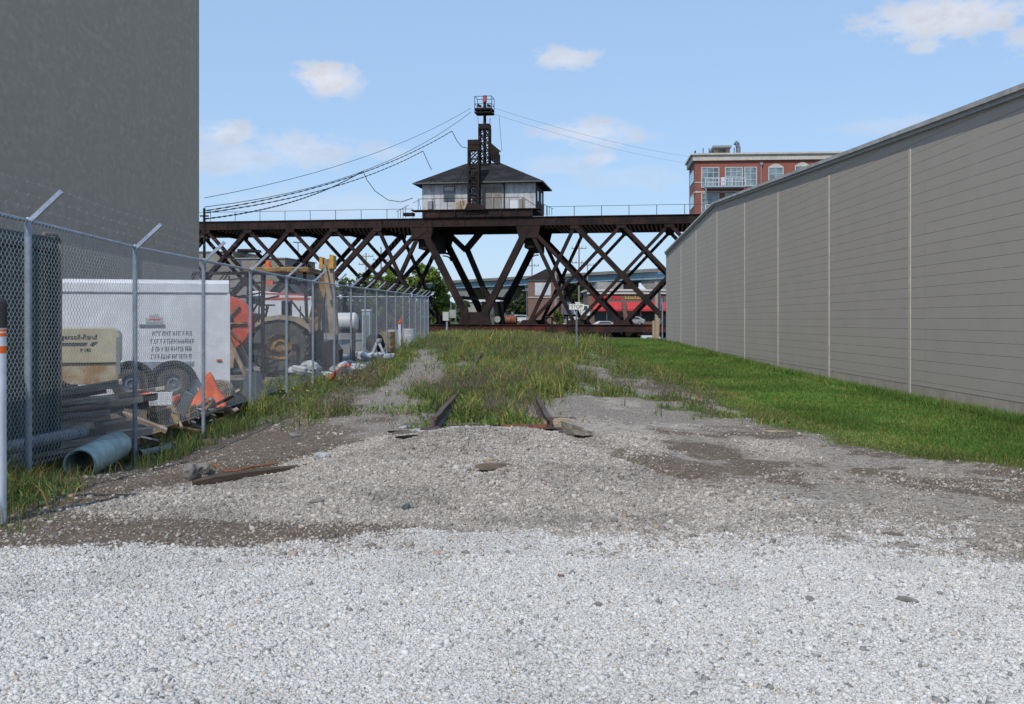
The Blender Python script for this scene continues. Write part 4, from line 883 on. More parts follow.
# ------------------------------------------------------------------ store with red awnings
def build_store():
    Y0 = 190; k = Y0/F; c = at(588, 320, Y0); t = thing('store', 'single storey brick store with white cornice, red awnings and lit-coloured lettering across the river', 'shop', (c.x, c.y, 0))
    t['label'] = 'single storey brick store with white cornice and red awnings across the river'
    Z = lambda py: EYE+(HZ-py)*k
    X = lambda px: (px-588)*k
    MB().b2((0, 0, -1), (34, 22, Z(291))).build('wall', brick_mat('store_brick', (.20,.115,.095), (.17,.10,.085), (.2,.17,.15), .3, .1, .01), t)
    cw = mat('white_cornice', (.58,.57,.53), .7); c_ = MB(); c_.b2((-.2, -.3, Z(294)), (34, .0, Z(291.2))); c_.b2((-.35, -.5, Z(291.1)), (34.2, 22.2, Z(289.3))); c_.build('cornice', cw, t)
    aw = mat('red_awning_cloth', (.46,.035,.045), .75)
    for (a, b_) in ((592.5, 621), (626.5, 655), (660.5, 690), (696, 724)):
        m_ = MB(); x0, x1 = X(a), X(b_); z0, z1 = Z(309.3), Z(302)
        m_.add([(x0, -1.5, z0), (x1, -1.5, z0), (x1, -.05, z1), (x0, -.05, z1), (x0, -1.5, z0-.35), (x1, -1.5, z0-.35), (x0, -.05, z0-.3), (x1, -.05, z0-.3)],
               [(0,1,2,3), (4,5,1,0), (4,0,3,6), (1,5,7,2), (4,6,7,5), (3,2,7,6)]); m_.build('awning', aw, t)
        w = MB().b2((x0+.3, -.06, Z(321)), (x1-.3, -.004, z0-.35)); wo = w.build('shop_window', M['glass'], t)
        MB().b2(((x0+x1)/2-.08, -.1, Z(321)), ((x0+x1)/2+.08, -.061, z0-.35)).build('mullion', M['white'], wo)
    # lettering: red capitals then yellow script, unreadable at this distance but letter shaped strokes
    rr = random.Random(4); let = MB()
    for (a, b_) in ((592, 595), (597, 600.5), (602, 605), (607, 609), (611, 613.5), (614.5, 617), (618, 620.6)):
        x0, x1 = X(a), X(b_); z0, z1 = Z(299.6), Z(295.2 if a < 610 else 296.2); s = .17
        let.b2((x0, -.12, z0), (x0+s, -.03, z1)); let.b2((x0+s, -.12, z1-s), (x1, -.03, z1))
        if rr.random() < .7: let.b2((x1-s, -.12, z0), (x1, -.03, z1-s))
        if rr.random() < .6: let.b2((x0+s, -.12, (z0+z1)/2), (x1-s, -.03, (z0+z1)/2+s))
    let.build('lettering', mat('red_sign_letters', (.65,.03,.04), .5), t)
    let = MB(); x = 625
    while x < 646:
        w = rr.uniform(.9, 1.5); let.b2((X(x), -.12, Z(299)), (X(x)+.1, -.03, Z(rr.choice([296, 297])))); let.b2((X(x)+.1, -.12, Z(299)), (X(x+w), -.03, Z(298.4))); x += w+.5
    let.build('lettering', mat('yellow_sign_letters', (.60,.45,.06), .5), t)
    rt = MB(); rt.b2((X(601), 8, Z(289)), (X(628), 14, Z(280.5))); rt.build('roof_plant', mat('grey_brown_panel', (.28,.26,.25), .8, c2=(.2,.19,.18), scale=.6), t)
    MB().b2((X(629), 9, Z(289)), (X(640), 14, Z(283))).build('roof_plant', M['dark_steel'], t)
    MB().tube([(X(656), -1, 0), (X(656), -1, Z(282))], .35, 8).build('pipe_mast', M['concrete'], t)
build_store()
t = thing('pole_sign', 'slim pole with red, blue and orange round bands standing above the store roof', 'sign', at(660.2, 320, 188))
k = 188/F; MB().tube([(0, 0, -1), (0, 0, (320-283)*k)], .12, 8).build('pole', M['galv_dark'], t)
for i, (a, b_, c) in enumerate(((283.2, 281.2, (.05,.3,.6)), (281.2, 279.4, (.65,.2,.05)), (279.4, 277.2, (.05,.06,.25)), (277.2, 274.6, (.6,.04,.04)), (274.6, 273, (.7,.12,.15)))):
    MB().lathe([(.05, EYE+(320-a)*k), (.42, EYE+(320-a)*k+.05), (.42, EYE+(320-b_)*k-.05), (.05, EYE+(320-b_)*k)], (0, 0, 0), 'Z', 12).build('colour_band', mat('band_paint', c, .5), t)

# ------------------------------------------------------------------ beige building far left behind the truss
t = thing('beige_building', 'plain beige flat roofed building seen through the truss on the left', 'building', (at(285, 320, 165).x, 165, 0), BT)
k = 165/F; Z = lambda py: EYE+(HZ-py)*k
bm_ = mat('beige_render', (.24,.215,.185), .9, c2=(.20,.18,.155), scale=.3)
MB().b2((-9, 0, -3), (0, 14, Z(258.5))).build('wall', bm_, t); MB().b2((-26, .8, -3), (-9, 14, Z(251))).build('tall_wall', bm_, t)
MB().b2((-26.2, .6, Z(251)), (-8.8, 14.2, Z(250))).build('parapet', M['concrete'], t); MB().b2((-9.0, -.2, Z(258.5)), (.2, 14.2, Z(257.5))).build('parapet', M['concrete'], t)
MB().b2((-8.9, 2, Z(250)), (-6.4, 6, Z(247.5))).build('roof_plant', M['dark_steel'], t)
for x in (-8.2, -18): MB().b2((x, -.05, Z(266)), (x+.9, 0, Z(259.8))) .build('window', M['glass'], t) if x > -9 else MB().b2((x, .75, Z(266)), (x+.9, .8, Z(259.8))).build('window', M['glass'], t)
# low white warehouse and pale truck behind the STOP board
t = thing('white_shed', 'low white shed glimpsed behind the STOP board across the river', 'shed', at(548, 320, 175)); k = 175/F
MB().b2((0, 0, -1), (5.6, 7, EYE+(320-312.5)*k)).build('wall', M['white'], t); MB().b2((-.2, -.2, EYE+(320-312.5)*k), (5.8, 7.2, EYE+(320-311.7)*k)).build('roof', M['grey_metal'], t); MB().b2((2.2, -.05, -.5), (3.4, 0, 1.9)).build('door', M['grey_metal'], t)
t = thing('box_truck', 'white box truck parked beside the brick store', 'truck', at(558, 320, 168)); k = 168/F
MB().b2((0, 0, .9), (3.6, 2.3, EYE+(320-312)*k)).build('cargo_box', M['white'], t, bevel=.05); c_ = MB(); c_.prism([(3.65, .1, .7), (5.2, .1, .7), (5.2, .1, 1.6), (4.9, .1, 2.4), (3.65, .1, 2.5)], (0, 2.1, 0)); cb = c_.build('cab', M['white'], t, bevel=.05)
MB().b2((4.0, .06, 1.6), (4.75, .095, 2.25)).build('side_window', M['glass'], cb); MB().b2((0, .2, .55), (5.1, 2.1, .88)).build('chassis', M['dark_steel'], t)
for x in (.8, 4.3):
    for v in (.15, 2.15): MB().lathe([(.05,-.12),(.42,-.12),(.45,0),(.42,.12),(.05,.12)], (x, v, .45), 'Y', 14).build('wheel', M['tyre'], t)

# ------------------------------------------------------------------ parked cars in the shop car park
def make_car(name, label, paint):
    t = thing(name, label, 'car', group='cars parked in front of the store')
    prof = [(-2.25,.35),(2.2,.35),(2.25,.75),(2.1,.92),(1.2,1.02),(.55,1.45),(-1.2,1.48),(-1.95,1.05),(-2.25,.95)]
    b = MB(); b.prism([(x, -.85, z) for x, z in prof], (0, 1.7, 0)); b.build('body', paint, t, bevel=.06)
    for s in (-1, 1):
        MB().prism([(-1.55, s*.86, 1.05), (.95, s*.86, 1.05), (.5, s*.86, 1.38), (-1.15, s*.86, 1.4)], (0, s*.012, 0)).build('side_window', M['glass'], t)
        for x in (-1.4, 1.4): 
            w_ = MB().lathe([(.2,-.1),(.31,-.11),(.33,-.04),(.33,.08),(.2,.1)], (x, s*.8, .33), 'Y', 16).build('wheel', M['tyre'], t); MB().lathe([(.01,-.03),(.2,-.04),(.2,.04),(.01,.03)], (x, s*.86, .33), 'Y', 12).build('hubcap', M['grey_metal'], w_)
    MB().box((2.24, .55, .72), (.05, .3, .14)).build('headlight', M['glass_blue'], t); MB().box((2.24, -.55, .72), (.05, .3, .14)).build('headlight', M['glass_blue'], t)
    return t
paints = {'white': M['white'], 'silver': mat('silver_car_paint', (.4,.42,.45), .3, .4), 'black': mat('black_car_paint', (.015,.015,.02), .25), 'blue': mat('blue_car_paint', (.03,.05,.12), .3)}
for (px, Y, p, r_, lab) in ((606, 178, 'white', .1, 'white car parked under the left red awning'), (632, 180, 'silver', 2.9, 'silver car parked between the two full red awnings'), (648, 176, 'white', 0, 'white car parked nearest the corner of the grey wall'),
                     (618, 174, 'black', .2, 'black car parked in front of the white and silver cars'), (522, 185, 'white', .1, 'white car parked left of the small brick building'), (508, 188, 'blue', 3.0, 'dark blue car parked furthest left, seen between the bridge legs')):
    c = make_car('parked_car', lab, paints[p]); g = at(px, 320, Y); c.location = (g.x, Y, gz(g.x, Y)); c.rotation_euler.z = r_

# ------------------------------------------------------------------ utility poles behind the bridge
def pole(px, ytop, Y, label, arms=(0,), lamp=False, r=.16):
    g = at(px, 320, Y); z0 = gz(g.x, Y); H = EYE+(HZ-ytop)*Y/F-z0
    t = thing('street_lamp' if lamp else 'utility_pole', label, 'street lamp' if lamp else 'pole', (g.x, Y, z0), group=None if lamp else 'utility poles beyond the bridge')
    MB().tube([(0, 0, -.5), (0, 0, H)], [r, r*.65], 8).build('shaft', M['galv_dark'] if lamp else M['timber_x'], t, smooth=True)
    for a in arms:
        b = MB(); b.box((0, 0, H-.6-a), (2.6, .12, .14))
        for q in (-1.15, -.5, .5, 1.15): b.tube([(q, 0, H-.55-a), (q, 0, H-.25-a)], .06, 6)
        b.build('crossarm', M['timber_x'], t)
    if lamp: MB().box((0, 0, H+.1), (1.6, .4, .2)).build('lamp_head', M['galv_dark'], t)
pole(532, 256, 190, 'bare utility pole with one crossarm rising over the small brick building', (1.2,)); pole(579, 245, 175, 'tallest utility pole, right of the small brick building', (0, 2.4)); pole(587.5, 262, 200, 'shorter utility pole just right of the tallest one', (0,))
pole(556, 268, 158, 'thick brown pole rising behind the roof of the small brick building', (), r=.28); pole(366, 253, 180, 'utility pole with a wide crossarm above the left trees', (0, 1.4)); pole(381, 247, 170, 'utility pole standing between the left trees, no wires', (1.5,))
pole(298, 243, 175, 'tall street lamp with a flat head seen through the left truss', (), True, .12); pole(527, 291, 170, 'grey street lamp beside the small brick building', (), True, .12); pole(505, 302, 165, 'short street lamp seen between the bridge legs', (), True, .1)
pole(456, 297, 160, 'small street lamp in front of the trees left of the bridge legs', (), True, .1)

# ------------------------------------------------------------------ trees
LM = tone_mat('tree_leaves', .65, .25, trans=.3, var=.05, scale=1)
BK = mat('tree_bark', (.06,.045,.035), .95, c2=(.1,.08,.06), scale=5)
def tree(px, Y, wpx, ytop, label, tone=(.06,.12,.025), group='trees beyond the river', n=7000, seed=1, bottom=None, dens=1.):
    r = np.random.default_rng(seed); g = at(px, 320, Y); z0 = gz(g.x, Y); H = EYE+(HZ-ytop)*Y/F-z0; Wd = wpx*Y/F/2
    t = thing('tree', label, 'tree', (g.x, Y, z0), group=group)
    tr = MB(); tr.tube([(0, 0, -.4), (.05*H*r.uniform(-1, 1), 0, H*.35), (.06*H*r.uniform(-1, 1), .1, H*.8)], [H*.03+.06, H*.022+.03, .04], 8)
    nb = 26; ctr = []
    for i in range(nb):
        f = r.uniform(.12, 1); a = r.uniform(0, 2*math.pi); env = math.sin(math.pi*min(1, (f*.80+.16)))**.65; q = r.uniform(.2, .95)**.6
        ctr.append((Wd*.85*env*q*math.cos(a), Wd*.85*env*q*math.sin(a), H*(.12+.80*f), Wd*r.uniform(.22, .42)))
        if i < 11: tr.tube([(0, 0, H*(.10+.35*f)), ctr[-1][:3]], [.05+H*.008, .03], 5)
    tr.build('trunk', BK, t)
    ctr = np.array(ctr); k = r.integers(0, nb, n); d = r.normal(0, 1, (n, 3)); d /= np.linalg.norm(d, axis=1)[:, None]; rad = r.uniform(.25, 1, n)**.5
    P_ = ctr[k, :3]+d*(rad*ctr[k, 3])[:, None]*np.array([1, 1, .8]); P_[:, 2] = np.maximum(P_[:, 2], .25)
    keep = fbm(P_[:, 0]*1.1+seed*7, P_[:, 2]*1.1, 4, seed) > .38; P_ = P_[keep]; m = len(P_)
    s = (.16+.0006*Y)*r.uniform(.6, 1.5, m); a1 = r.normal(0, 1, (m, 3)); a1 /= np.linalg.norm(a1, axis=1)[:, None]; a2 = np.cross(a1, r.normal(0, 1, (m, 3))); a2 /= np.linalg.norm(a2, axis=1)[:, None]
    a1 *= s[:, None]; a2 *= s[:, None]*.55; V_ = np.stack([P_-a1, P_-a2*.9, P_+a1, P_+a2], 1).reshape(-1, 3); Fc = np.arange(m*4).reshape(-1, 4)
    base = np.array(tone)[None]*r.uniform(.7, 1.35, (m, 1)); base *= (1+.35*(fbm(P_[:, 0]*.7, P_[:, 2]*.7+seed, 3, seed+3)[:, None]-.5)*2); base[:, 0] *= r.uniform(.8, 1.4, m)
    o = np_obj('crown', V_, Fc, LM, np.repeat(base, 4, 0)); o.parent = t
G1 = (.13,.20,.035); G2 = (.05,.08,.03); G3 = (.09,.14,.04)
for i, a in enumerate([(424, 142, 62, 262, 'big light green tree nearest the left bridge leg', G1), (390, 148, 50, 266, 'light green tree next to the big one, left of the bridge house', G1), (352, 150, 46, 276, 'low rounded tree at the left end of the tree row', G3),
        (370, 155, 46, 270, 'tree in the middle of the left tree row', G1), (442, 146, 22, 284, 'narrow tree at the right end of the left tree row', G1), (408, 138, 34, 290, 'low bushy tree in front of the left tree row', G3),
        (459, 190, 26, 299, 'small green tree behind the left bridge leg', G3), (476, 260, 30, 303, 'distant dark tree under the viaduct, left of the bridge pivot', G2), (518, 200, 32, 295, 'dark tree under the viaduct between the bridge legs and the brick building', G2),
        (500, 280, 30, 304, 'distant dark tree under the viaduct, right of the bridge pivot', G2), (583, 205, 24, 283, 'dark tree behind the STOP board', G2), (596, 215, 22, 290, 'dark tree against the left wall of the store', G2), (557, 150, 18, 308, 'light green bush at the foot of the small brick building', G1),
        (664, 230, 24, 276, 'green tree above the store roof beside the colour banded pole', G3), (330, 160, 30, 296, 'small tree left of the tree row behind the loader', G3), (533, 210, 22, 300, 'dark tree behind the small brick building', G2)]):
    tree(*a[:5], tone=a[5], seed=20+i, n=9000 if a[1] < 150 else 3500)
def treeline():
    n = 30000; x = rng.uniform(-260, 260, n); y = 330+rng.uniform(-12, 12, n); h = 3.2+5*fbm(x*.06, x*0+2, 4, 130); z = .7+h*rng.uniform(0, 1, n)**.8
    P_ = np.stack([x, y, z], 1); s = rng.uniform(.35, .8, n); a1 = rng.normal(0, 1, (n, 3)); a2 = rng.normal(0, 1, (n, 3)); a1 *= s[:, None]; a2 *= s[:, None]*.6
    V_ = np.stack([P_-a1, P_-a2, P_+a1, P_+a2], 1).reshape(-1, 3); col = np.repeat(np.array([(.035,.065,.025)])*rng.uniform(.7, 1.3, (n, 1)), 4, 0)
    tag(np_obj('distant_woods', V_, np.arange(4*n).reshape(-1, 4), LM, col), 'far line of dark green woods on the horizon under the viaduct', kind='stuff')
treeline()
t = thing('low_building', 'long low pale building beyond the trees, between the bridge legs', 'building', at(492, 320, 235)); k = 235/F
MB().b2((0, 0, -1), (8.5, 6, EYE+(320-310)*k)).build('wall', M['concrete'], t); MB().b2((-.3, -.3, EYE+(320-310)*k), (8.8, 6.3, EYE+(320-308.6)*k)).build('roof', M['grey_metal'], t)
b = MB()
for q in range(4): b.b2((.8+2*q, -.04, 1.2), (2.1+2*q, 0, 2.6))
b.build('window', M['glass'], t)
t = thing('grey_warehouse', 'low grey roofed warehouse seen between the left bridge legs', 'building', at(466, 320, 240)); k = 240/F
MB().b2((0, 0, -1), (9, 6, EYE+(320-309)*k)).build('wall', M['concrete'], t); MB().b2((-.3, -.3, EYE+(320-309)*k), (9.3, 6.3, EYE+(320-306.5)*k)).build('roof', M['white'], t)
# ------------------------------------------------------------------ disused track
def build_track():
    ang = math.atan(.0058); t = thing('railway_track', 'disused railway track with rusty rails running out from under the gravel heap', 'railway track', (trackc(0), 0, 0), ang)
    rm = mat('rusty_rail', (.10,.065,.055), .7, c2=(.06,.04,.036), scale=4, c3=(.17,.12,.11), scale3=1.5)
    Ys = [13.05, 13.6, 14.5, 16, 18, 20, 23, 26, 30, 35, 42, 50, 60, 72, 86, 94]
    zr = lambda Y: max(gz(trackc(Y), Y), gz(trackc(Y)-.6, Y)+.0, gz(trackc(Y)+.6, Y)+.0)+.055-.10*min(1, max(0, (Y-15.5)/5))
    for s in (-1, 1):
        b = MB(); prof = [(-.07,0),(.07,0),(.07,.012),(.012,.028),(.012,.10),(.036,.108),(.036,.145),(-.036,.145),(-.036,.108),(-.012,.10),(-.012,.028),(-.07,.012)]
        ys = Ys[1:] if s < 0 else Ys; o = 0; n = len(prof); V_ = []; Fc = []
        for Y in ys: V_ += [(s*.752+x, Y, zr(Y)+z) for x, z in prof]
        for i in range(len(ys)-1):
            for k in range(n): Fc.append((i*n+k, i*n+(k+1) % n, (i+1)*n+(k+1) % n, (i+1)*n+k))
        Fc.append(tuple(range(n))); Fc.append(tuple((len(ys)-1)*n+k for k in range(n))); b.add(V_, Fc); b.build('rail', rm, t)
    TIE = mat('old_grey_tie', (.15,.125,.10), .95, c2=(.08,.065,.052), scale=6, stretch=(.6,6,6), bump=.5)
    r = random.Random(3); Y = 13.25; i = 0
    while Y < 46:
        b = MB(); b.box((r.uniform(-.05, .05), Y, zr(Y)-.115), (2.45, .22, .15), rz=r.uniform(-.03, .03)); b.build('tie', TIE, t, bevel=.012); Y += .56
    for s in (-1, 1):
        b = MB(); b.box((s*.752, 13.3, zr(13.3)+.004), (.3, .18, .016)); b.build('tie_plate', rm, t)
build_track()
def put(name, label, cat, px, py, Y, **k):
    g = at(px, py, Y); return thing(name, label, cat, g, **k)
def rock(name, label, px, py, s, m, sq=(1,.8,.6), seed=0):
    # find ground point under pixel
    Y = F*EYE/(py-HZ)
    for _ in range(8): x = (px-512)*Y/F; Y = F*(EYE-gz(x, Y))/(py-HZ)
    x = (px-512)*Y/F; r = random.Random(seed); import bmesh
    bm = bmesh.new(); bmesh.ops.create_icosphere(bm, subdivisions=2, radius=s)
    for v in bm.verts:
        q = 1+.22*math.sin(v.co.x/s*3+seed)+.18*math.sin(v.co.y/s*4+seed*2)+r.uniform(-.1, .1); v.co = Vector((v.co.x*sq[0]*q, v.co.y*sq[1]*q, v.co.z*sq[2]*q))
    me = bpy.data.meshes.new(name); bm.to_mesh(me); bm.free(); me.materials.append(m); o = bpy.data.objects.new(name, me); COL.objects.link(o)
    o.location = (x, Y, gz(x, Y)+s*sq[2]*.45); o.rotation_euler = (0, 0, r.uniform(0, 6)); tag(o, label, 'stone'); return o
RK = mat('grey_rock', (.20,.185,.165), .9, c2=(.13,.12,.11), scale=12, bump=.6, bscale=30); RW = mat('pale_concrete_rock', (.36,.36,.36), .9, c2=(.28,.28,.27), scale=8, bump=.5)
rock('stone', 'grey stone left of the bent rusty rod', 189, 476, .085, RK, (1,.8,.9), 1); rock('stone', 'grey stone just right of the other one near the fence dip', 202, 471, .08, RK, (1.2,.8,.7), 2)
rock('stone', 'dark blue green stone alone on the near slope of the gravel heap', 405, 510, .042, mat('blue_green_rock', (.07,.10,.10), .7), (1,.8,.9), 3)
rock('stone', 'brown stone on the left slope of the heap under the lip', 317, 503, .045, RK, (1.2,.8,.6), 4); rock('stone', 'second brown stone, left slope of the gravel heap, slightly higher', 331, 489, .035, RK, (1.2,.8,.6), 5)
rock('stone', 'dark stone in the foreground gravel, left of centre', 465, 554, .028, RK, (1.1,.9,.7), 6); rock('stone', 'flat dark grey stone in the foreground gravel right of centre', 598, 605, .026, RK, (1.5,1,.5), 7)
rock('stone', 'reddish brown stone chip in the foreground gravel', 561, 577, .022, mat('red_rock', (.16,.09,.07), .9), (1.6,.8,.5), 8); rock('stone', 'long flat brown stone lying in the right foreground gravel', 907, 601, .035, RK, (2.2,1,.4), 9)
rock('stone', 'dark clod on the edge of the dirt at the right', 893, 535, .04, mat('dark_clod', (.13,.11,.09), .95), (1.6,.8,.4), 10); rock('stone', 'brown stone low in the right foreground gravel', 810, 600, .03, RK, (1.3,.8,.5), 11)
rock('concrete_chunk', 'flat pale concrete slab piece beside the left rail end', 425, 432, .14, RW, (1.3,1.2,.28), 12); rock('concrete_chunk', 'pale concrete piece between the rail ends on top of the heap', 452, 431, .12, RW, (1.4,1,.3), 13)
rock('concrete_chunk', 'small pale concrete piece left of the left rail', 124+280, 409+20, .07, RW, (1.3,1,.4), 14); rock('concrete_chunk', 'pale concrete piece at the left edge of the heap top', 322, 458, .09, RW, (1.5,.8,.5), 15)
rock('stone', 'dark stone in the dirt left of the track', 296, 437, .07, RK, (1.2,.8,.5), 16); rock('stone', 'small rusty stone on top of the heap, right side', 531, 460, .035, RK, (1,1,.7), 17)

def plank(px, py, L_, w, h, rz, m, label, rx=0, ry=0, name='wood_offcut', cat='timber', zoff=0.):
    Y = F*EYE/(py-HZ)
    for _ in range(8): x = (px-512)*Y/F; Y = F*(EYE-gz(x, Y))/(py-HZ)
    x = (px-512)*Y/F; o = MB(); n = 8; r = random.Random(int(px))
    prof = []
    for i in range(n+1): f = i/n; t_ = 1-.55*abs(2*f-1)**3; prof.append((f, t_*(1+r.uniform(-.12, .12))))
    V_ = []; Fc = []
    for f, q in prof: V_ += [((f-.5)*L_, a*w/2*q, b*h/2*q) for a, b in ((-1,-1),(1,-1),(1,1),(-1,1))]
    for i in range(n):
        for k in range(4): Fc.append((i*4+k, i*4+(k+1) % 4, i*4+4+(k+1) % 4, i*4+4+k))
    Fc += [(3,2,1,0), tuple(n*4+k for k in range(4))]; o.add(V_, Fc); ob = o.build(name, m); ob.location = (x, Y, gz(x, Y)+h*.55+zoff); ob.rotation_euler = (rx, ry, rz); tag(ob, label, cat); return ob
plank(497, 469, .42, .10, .055, .12, mat('brown_driftwood', (.20,.155,.115), .9, c2=(.13,.10,.075), scale=10, stretch=(1,6,6), bump=.6), 'short brown weathered wood chunk lying on the middle of the gravel heap')
plank(490, 462, .14, .04, .03, .3, M['timber'], 'little dark wood chip above the brown wood chunk')
plank(577, 440, .75, .16, .12, -1.15, M['timber_x'], 'split grey timber end sticking out beside the right rail', ry=.06, zoff=.04)
plank(560, 431, .45, .14, .10, -.1, M['timber'], 'broken tie stub lying across the end of the right rail', zoff=.06)
plank(410, 438, .35, .06, .03, .5, M['creosote'], 'dark splintered wood strip beside the left rail end'); plank(398, 433, .3, .06, .03, -.4, M['creosote'], 'dark wood splinter further left of the left rail end')
plank(775, 432, .34, .05, .02, -.25, M['timber'], 'dark stick on the dirt below the grass edge at the right')
t = put('rusty_plate', 'rusty bent steel plate set on edge between the rail ends', 'steel plate', 525, 434, 13.1); t.location.z = gz(.17, 13.1)
MB().box((0, 0, .05), (.62, .02, .16), rz=.05, rx=-.15).build('plate', mat('orange_flaking_rust', (.20,.085,.05), .85, c2=(.09,.045,.035), scale=6, bump=.5), t); MB().box((-.5, 0, .1), (.5, .03, .05), rz=.05).build('bar', M['rust_steel'], t)
pts = []
for (px, py) in ((212, 474), (226, 475), (240, 473.5), (252, 470), (262, 467), (276, 466.5)):
    Y = F*EYE/(py-HZ)
    for _ in range(8): x = (px-512)*Y/F; Y = F*(EYE-gz(x, Y))/(py-HZ)
    x = (px-512)*Y/F; pts.append(Vector((x, Y, gz(x, Y)+.035)))
o = MB().tube([p-pts[0] for p in pts], .012, 6).build('rusty_rod', mat('bright_orange_rust', (.24,.085,.03), .8)); o.location = pts[0]; tag(o, 'bent orange rusty rod lying along the dark soil lip', 'rod')

ob = plank(262, 474, 1.5, .17, .13, .82, mat('dark_rotten_timber', (.10,.072,.05), .95, c2=(.05,.038,.03), scale=6, stretch=(1,6,6), bump=.7), 'old dark railway tie half buried along the left edge of the gravel heap', name='buried_tie', zoff=-.085)
# ------------------------------------------------------------------ signs, posts
def text_obj(s, size, name, m, parent, loc, rot, ext=.003, align='CENTER', sx=1.):
    cu = bpy.data.curves.new('lettering', 'FONT'); cu.body = s; cu.size = size; cu.extrude = ext; cu.align_x = align; cu.align_y = 'CENTER'; cu.resolution_u = 3
    tmp = bpy.data.objects.new('t', cu); COL.objects.link(tmp); dg = bpy.context.evaluated_depsgraph_get(); me = bpy.data.meshes.new_from_object(tmp.evaluated_get(dg)); bpy.data.objects.remove(tmp)
    me.materials.clear(); me.materials.append(m); o = bpy.data.objects.new(name, me); COL.objects.link(o); o.parent = parent; o.location = loc; o.rotation_euler = rot; o.scale = (sx, 1, 1); return o
INK = mat('black_lettering', (.025,.025,.025), .7); INKG = mat('dark_grey_lettering', (.05,.05,.055), .7)
Y0 = 46; g = at(576.5, 320, Y0); z0 = gz(g.x, Y0); t = thing('stop_board', 'white rectangular STOP board on a thin post in the grass', 'sign', (g.x, Y0, z0))
MB().box((0, .0, .85), (.075, .06, 2.3)).build('post', M['galv_dark'], t)
zs = EYE+(HZ-306.8)*Y0/F-z0; zt_ = .46
MB().box((0, -.05, zs), (.62*1.05, .012, .25)).build('board', mat('white_sign_face', (.72,.73,.66), .5), t, bevel=.004)
text_obj('STOP', .235, 'lettering', INK, t, (0, -.058, zs), (R(90), 0, 0), sx=.9)
t['label'] = 'small white STOP board on a thin grey post standing in the grass before the bridge'
Y0 = 8.0; x = -3.945; z0 = gz(x, Y0); t = thing('marker_post', 'white round utility marker post with black cap and orange label at the left edge', 'marker post', (x, Y0, z0))
MB().tube([(0, 0, -.2), (0, 0, 1.555-z0)], .052, 20).build('tube', mat('white_plastic', (.62,.66,.72), .45, c2=(.55,.58,.62), scale=3), t, smooth=True)
cp = MB(); cp.lathe([(.058, 1.54-z0), (.058, 1.73-z0), (.05, 1.755-z0), (.03, 1.77-z0), (.001, 1.775-z0)], (0, 0, 0), 'Z', 20); cp.build('cap', M['black'], t, smooth=True)
og = mat('orange_label', (.75,.13,.02), .5)
for (a, b_) in ((1.512, 1.528), (1.475, 1.50), (1.345, 1.40)): MB().lathe([(.0528, a-z0), (.0535, a-z0), (.0535, b_-z0), (.0528, b_-z0)], (0, 0, 0), 'Z', 20, True).build('label_band', og, t, smooth=True)
for zz in (1.30, 1.24, 1.18): text_obj('. . . . .', .02, 'small_print', INKG, t, (.0, -.0535, zz-z0), (R(90), 0, 0)) if False else None
# barrier of dark rails before the bridge
Y0 = 72; g = at(552, 320, Y0); z0 = gz(g.x, Y0); k = Y0/F; t = thing('rail_barrier', 'black three rail steel barrier in front of the bridge beside the STOP board', 'barrier', (g.x, Y0, z0))
for px in (546, 552, 567.5, 572.5): MB().box(((px-552)*k, 0 if px > 550 else .8, .75), (.11, .11, 1.75)).build('post', M['dark_steel'], t)
for py in (318, 325, 332): z = EYE+(HZ-py)*k-z0; b = MB(); b.bar((0, -.08, z), (1.45, -.08, z), .07, .09); b.bar((-.42, .8, z+.12), (0, -.02, z), .07, .09); b.build('rail', M['dark_steel'], t)
MB().box((.75, .3, .12), (.8, .4, .28)).build('concrete_foot', M['concrete'], t)
Y0 = 62; g = at(657, 320, Y0); z0 = gz(g.x, Y0); t = thing('grey_post', 'weathered grey timber post with a thin pipe beside the far end of the warehouse', 'post', (g.x, Y0, z0))
MB().box((0, 0, .5), (.24, .24, 1.6), ry=.02).build('timber', M['timber'], t); MB().box((-.2, .1, .4), (.12, .16, 1.5)).build('timber', M['timber'], t); MB().tube([(.32, 0, -.2), (.32, 0, 2.5)], .04, 8).build('pipe', M['galv'], t)
o = MB(); o.box((0, 0, .18), (.9, .5, .36), rz=.1); o.box((.75, .1, .12), (.7, .5, .25), rz=-.2); o = o.build('white_rubble', M['white']); o.location = (at(647, 320, 84).x, 84, gz(11, 84)); tag(o, 'white rubble block lying in the shade under the right end of the bridge', 'rubble')
t = thing('signal_cabinet', 'pair of pale grey electric cabinets on a post left of the bridge pivot', 'cabinet', (at(451, 320, 96).x, 90, gz(-5.5, 90)))
MB().tube([(0, 0, -.2), (0, 0, 1.6)], .08, 8).build('post', M['galv'], t); MB().box((-.1, 0, 1.5), (.5, .3, .75)).build('cabinet', mat('pale_grey_cabinet', (.42,.42,.42), .6), t); MB().box((.5, .1, 1.7), (.55, .4, .7)).build('cabinet', M['concrete'], t)
b = MB(); b.tube([(.35, 0, 1.9), (.35, 0, 2.6)], .03, 6); b.build('aerial', M['galv'], t)

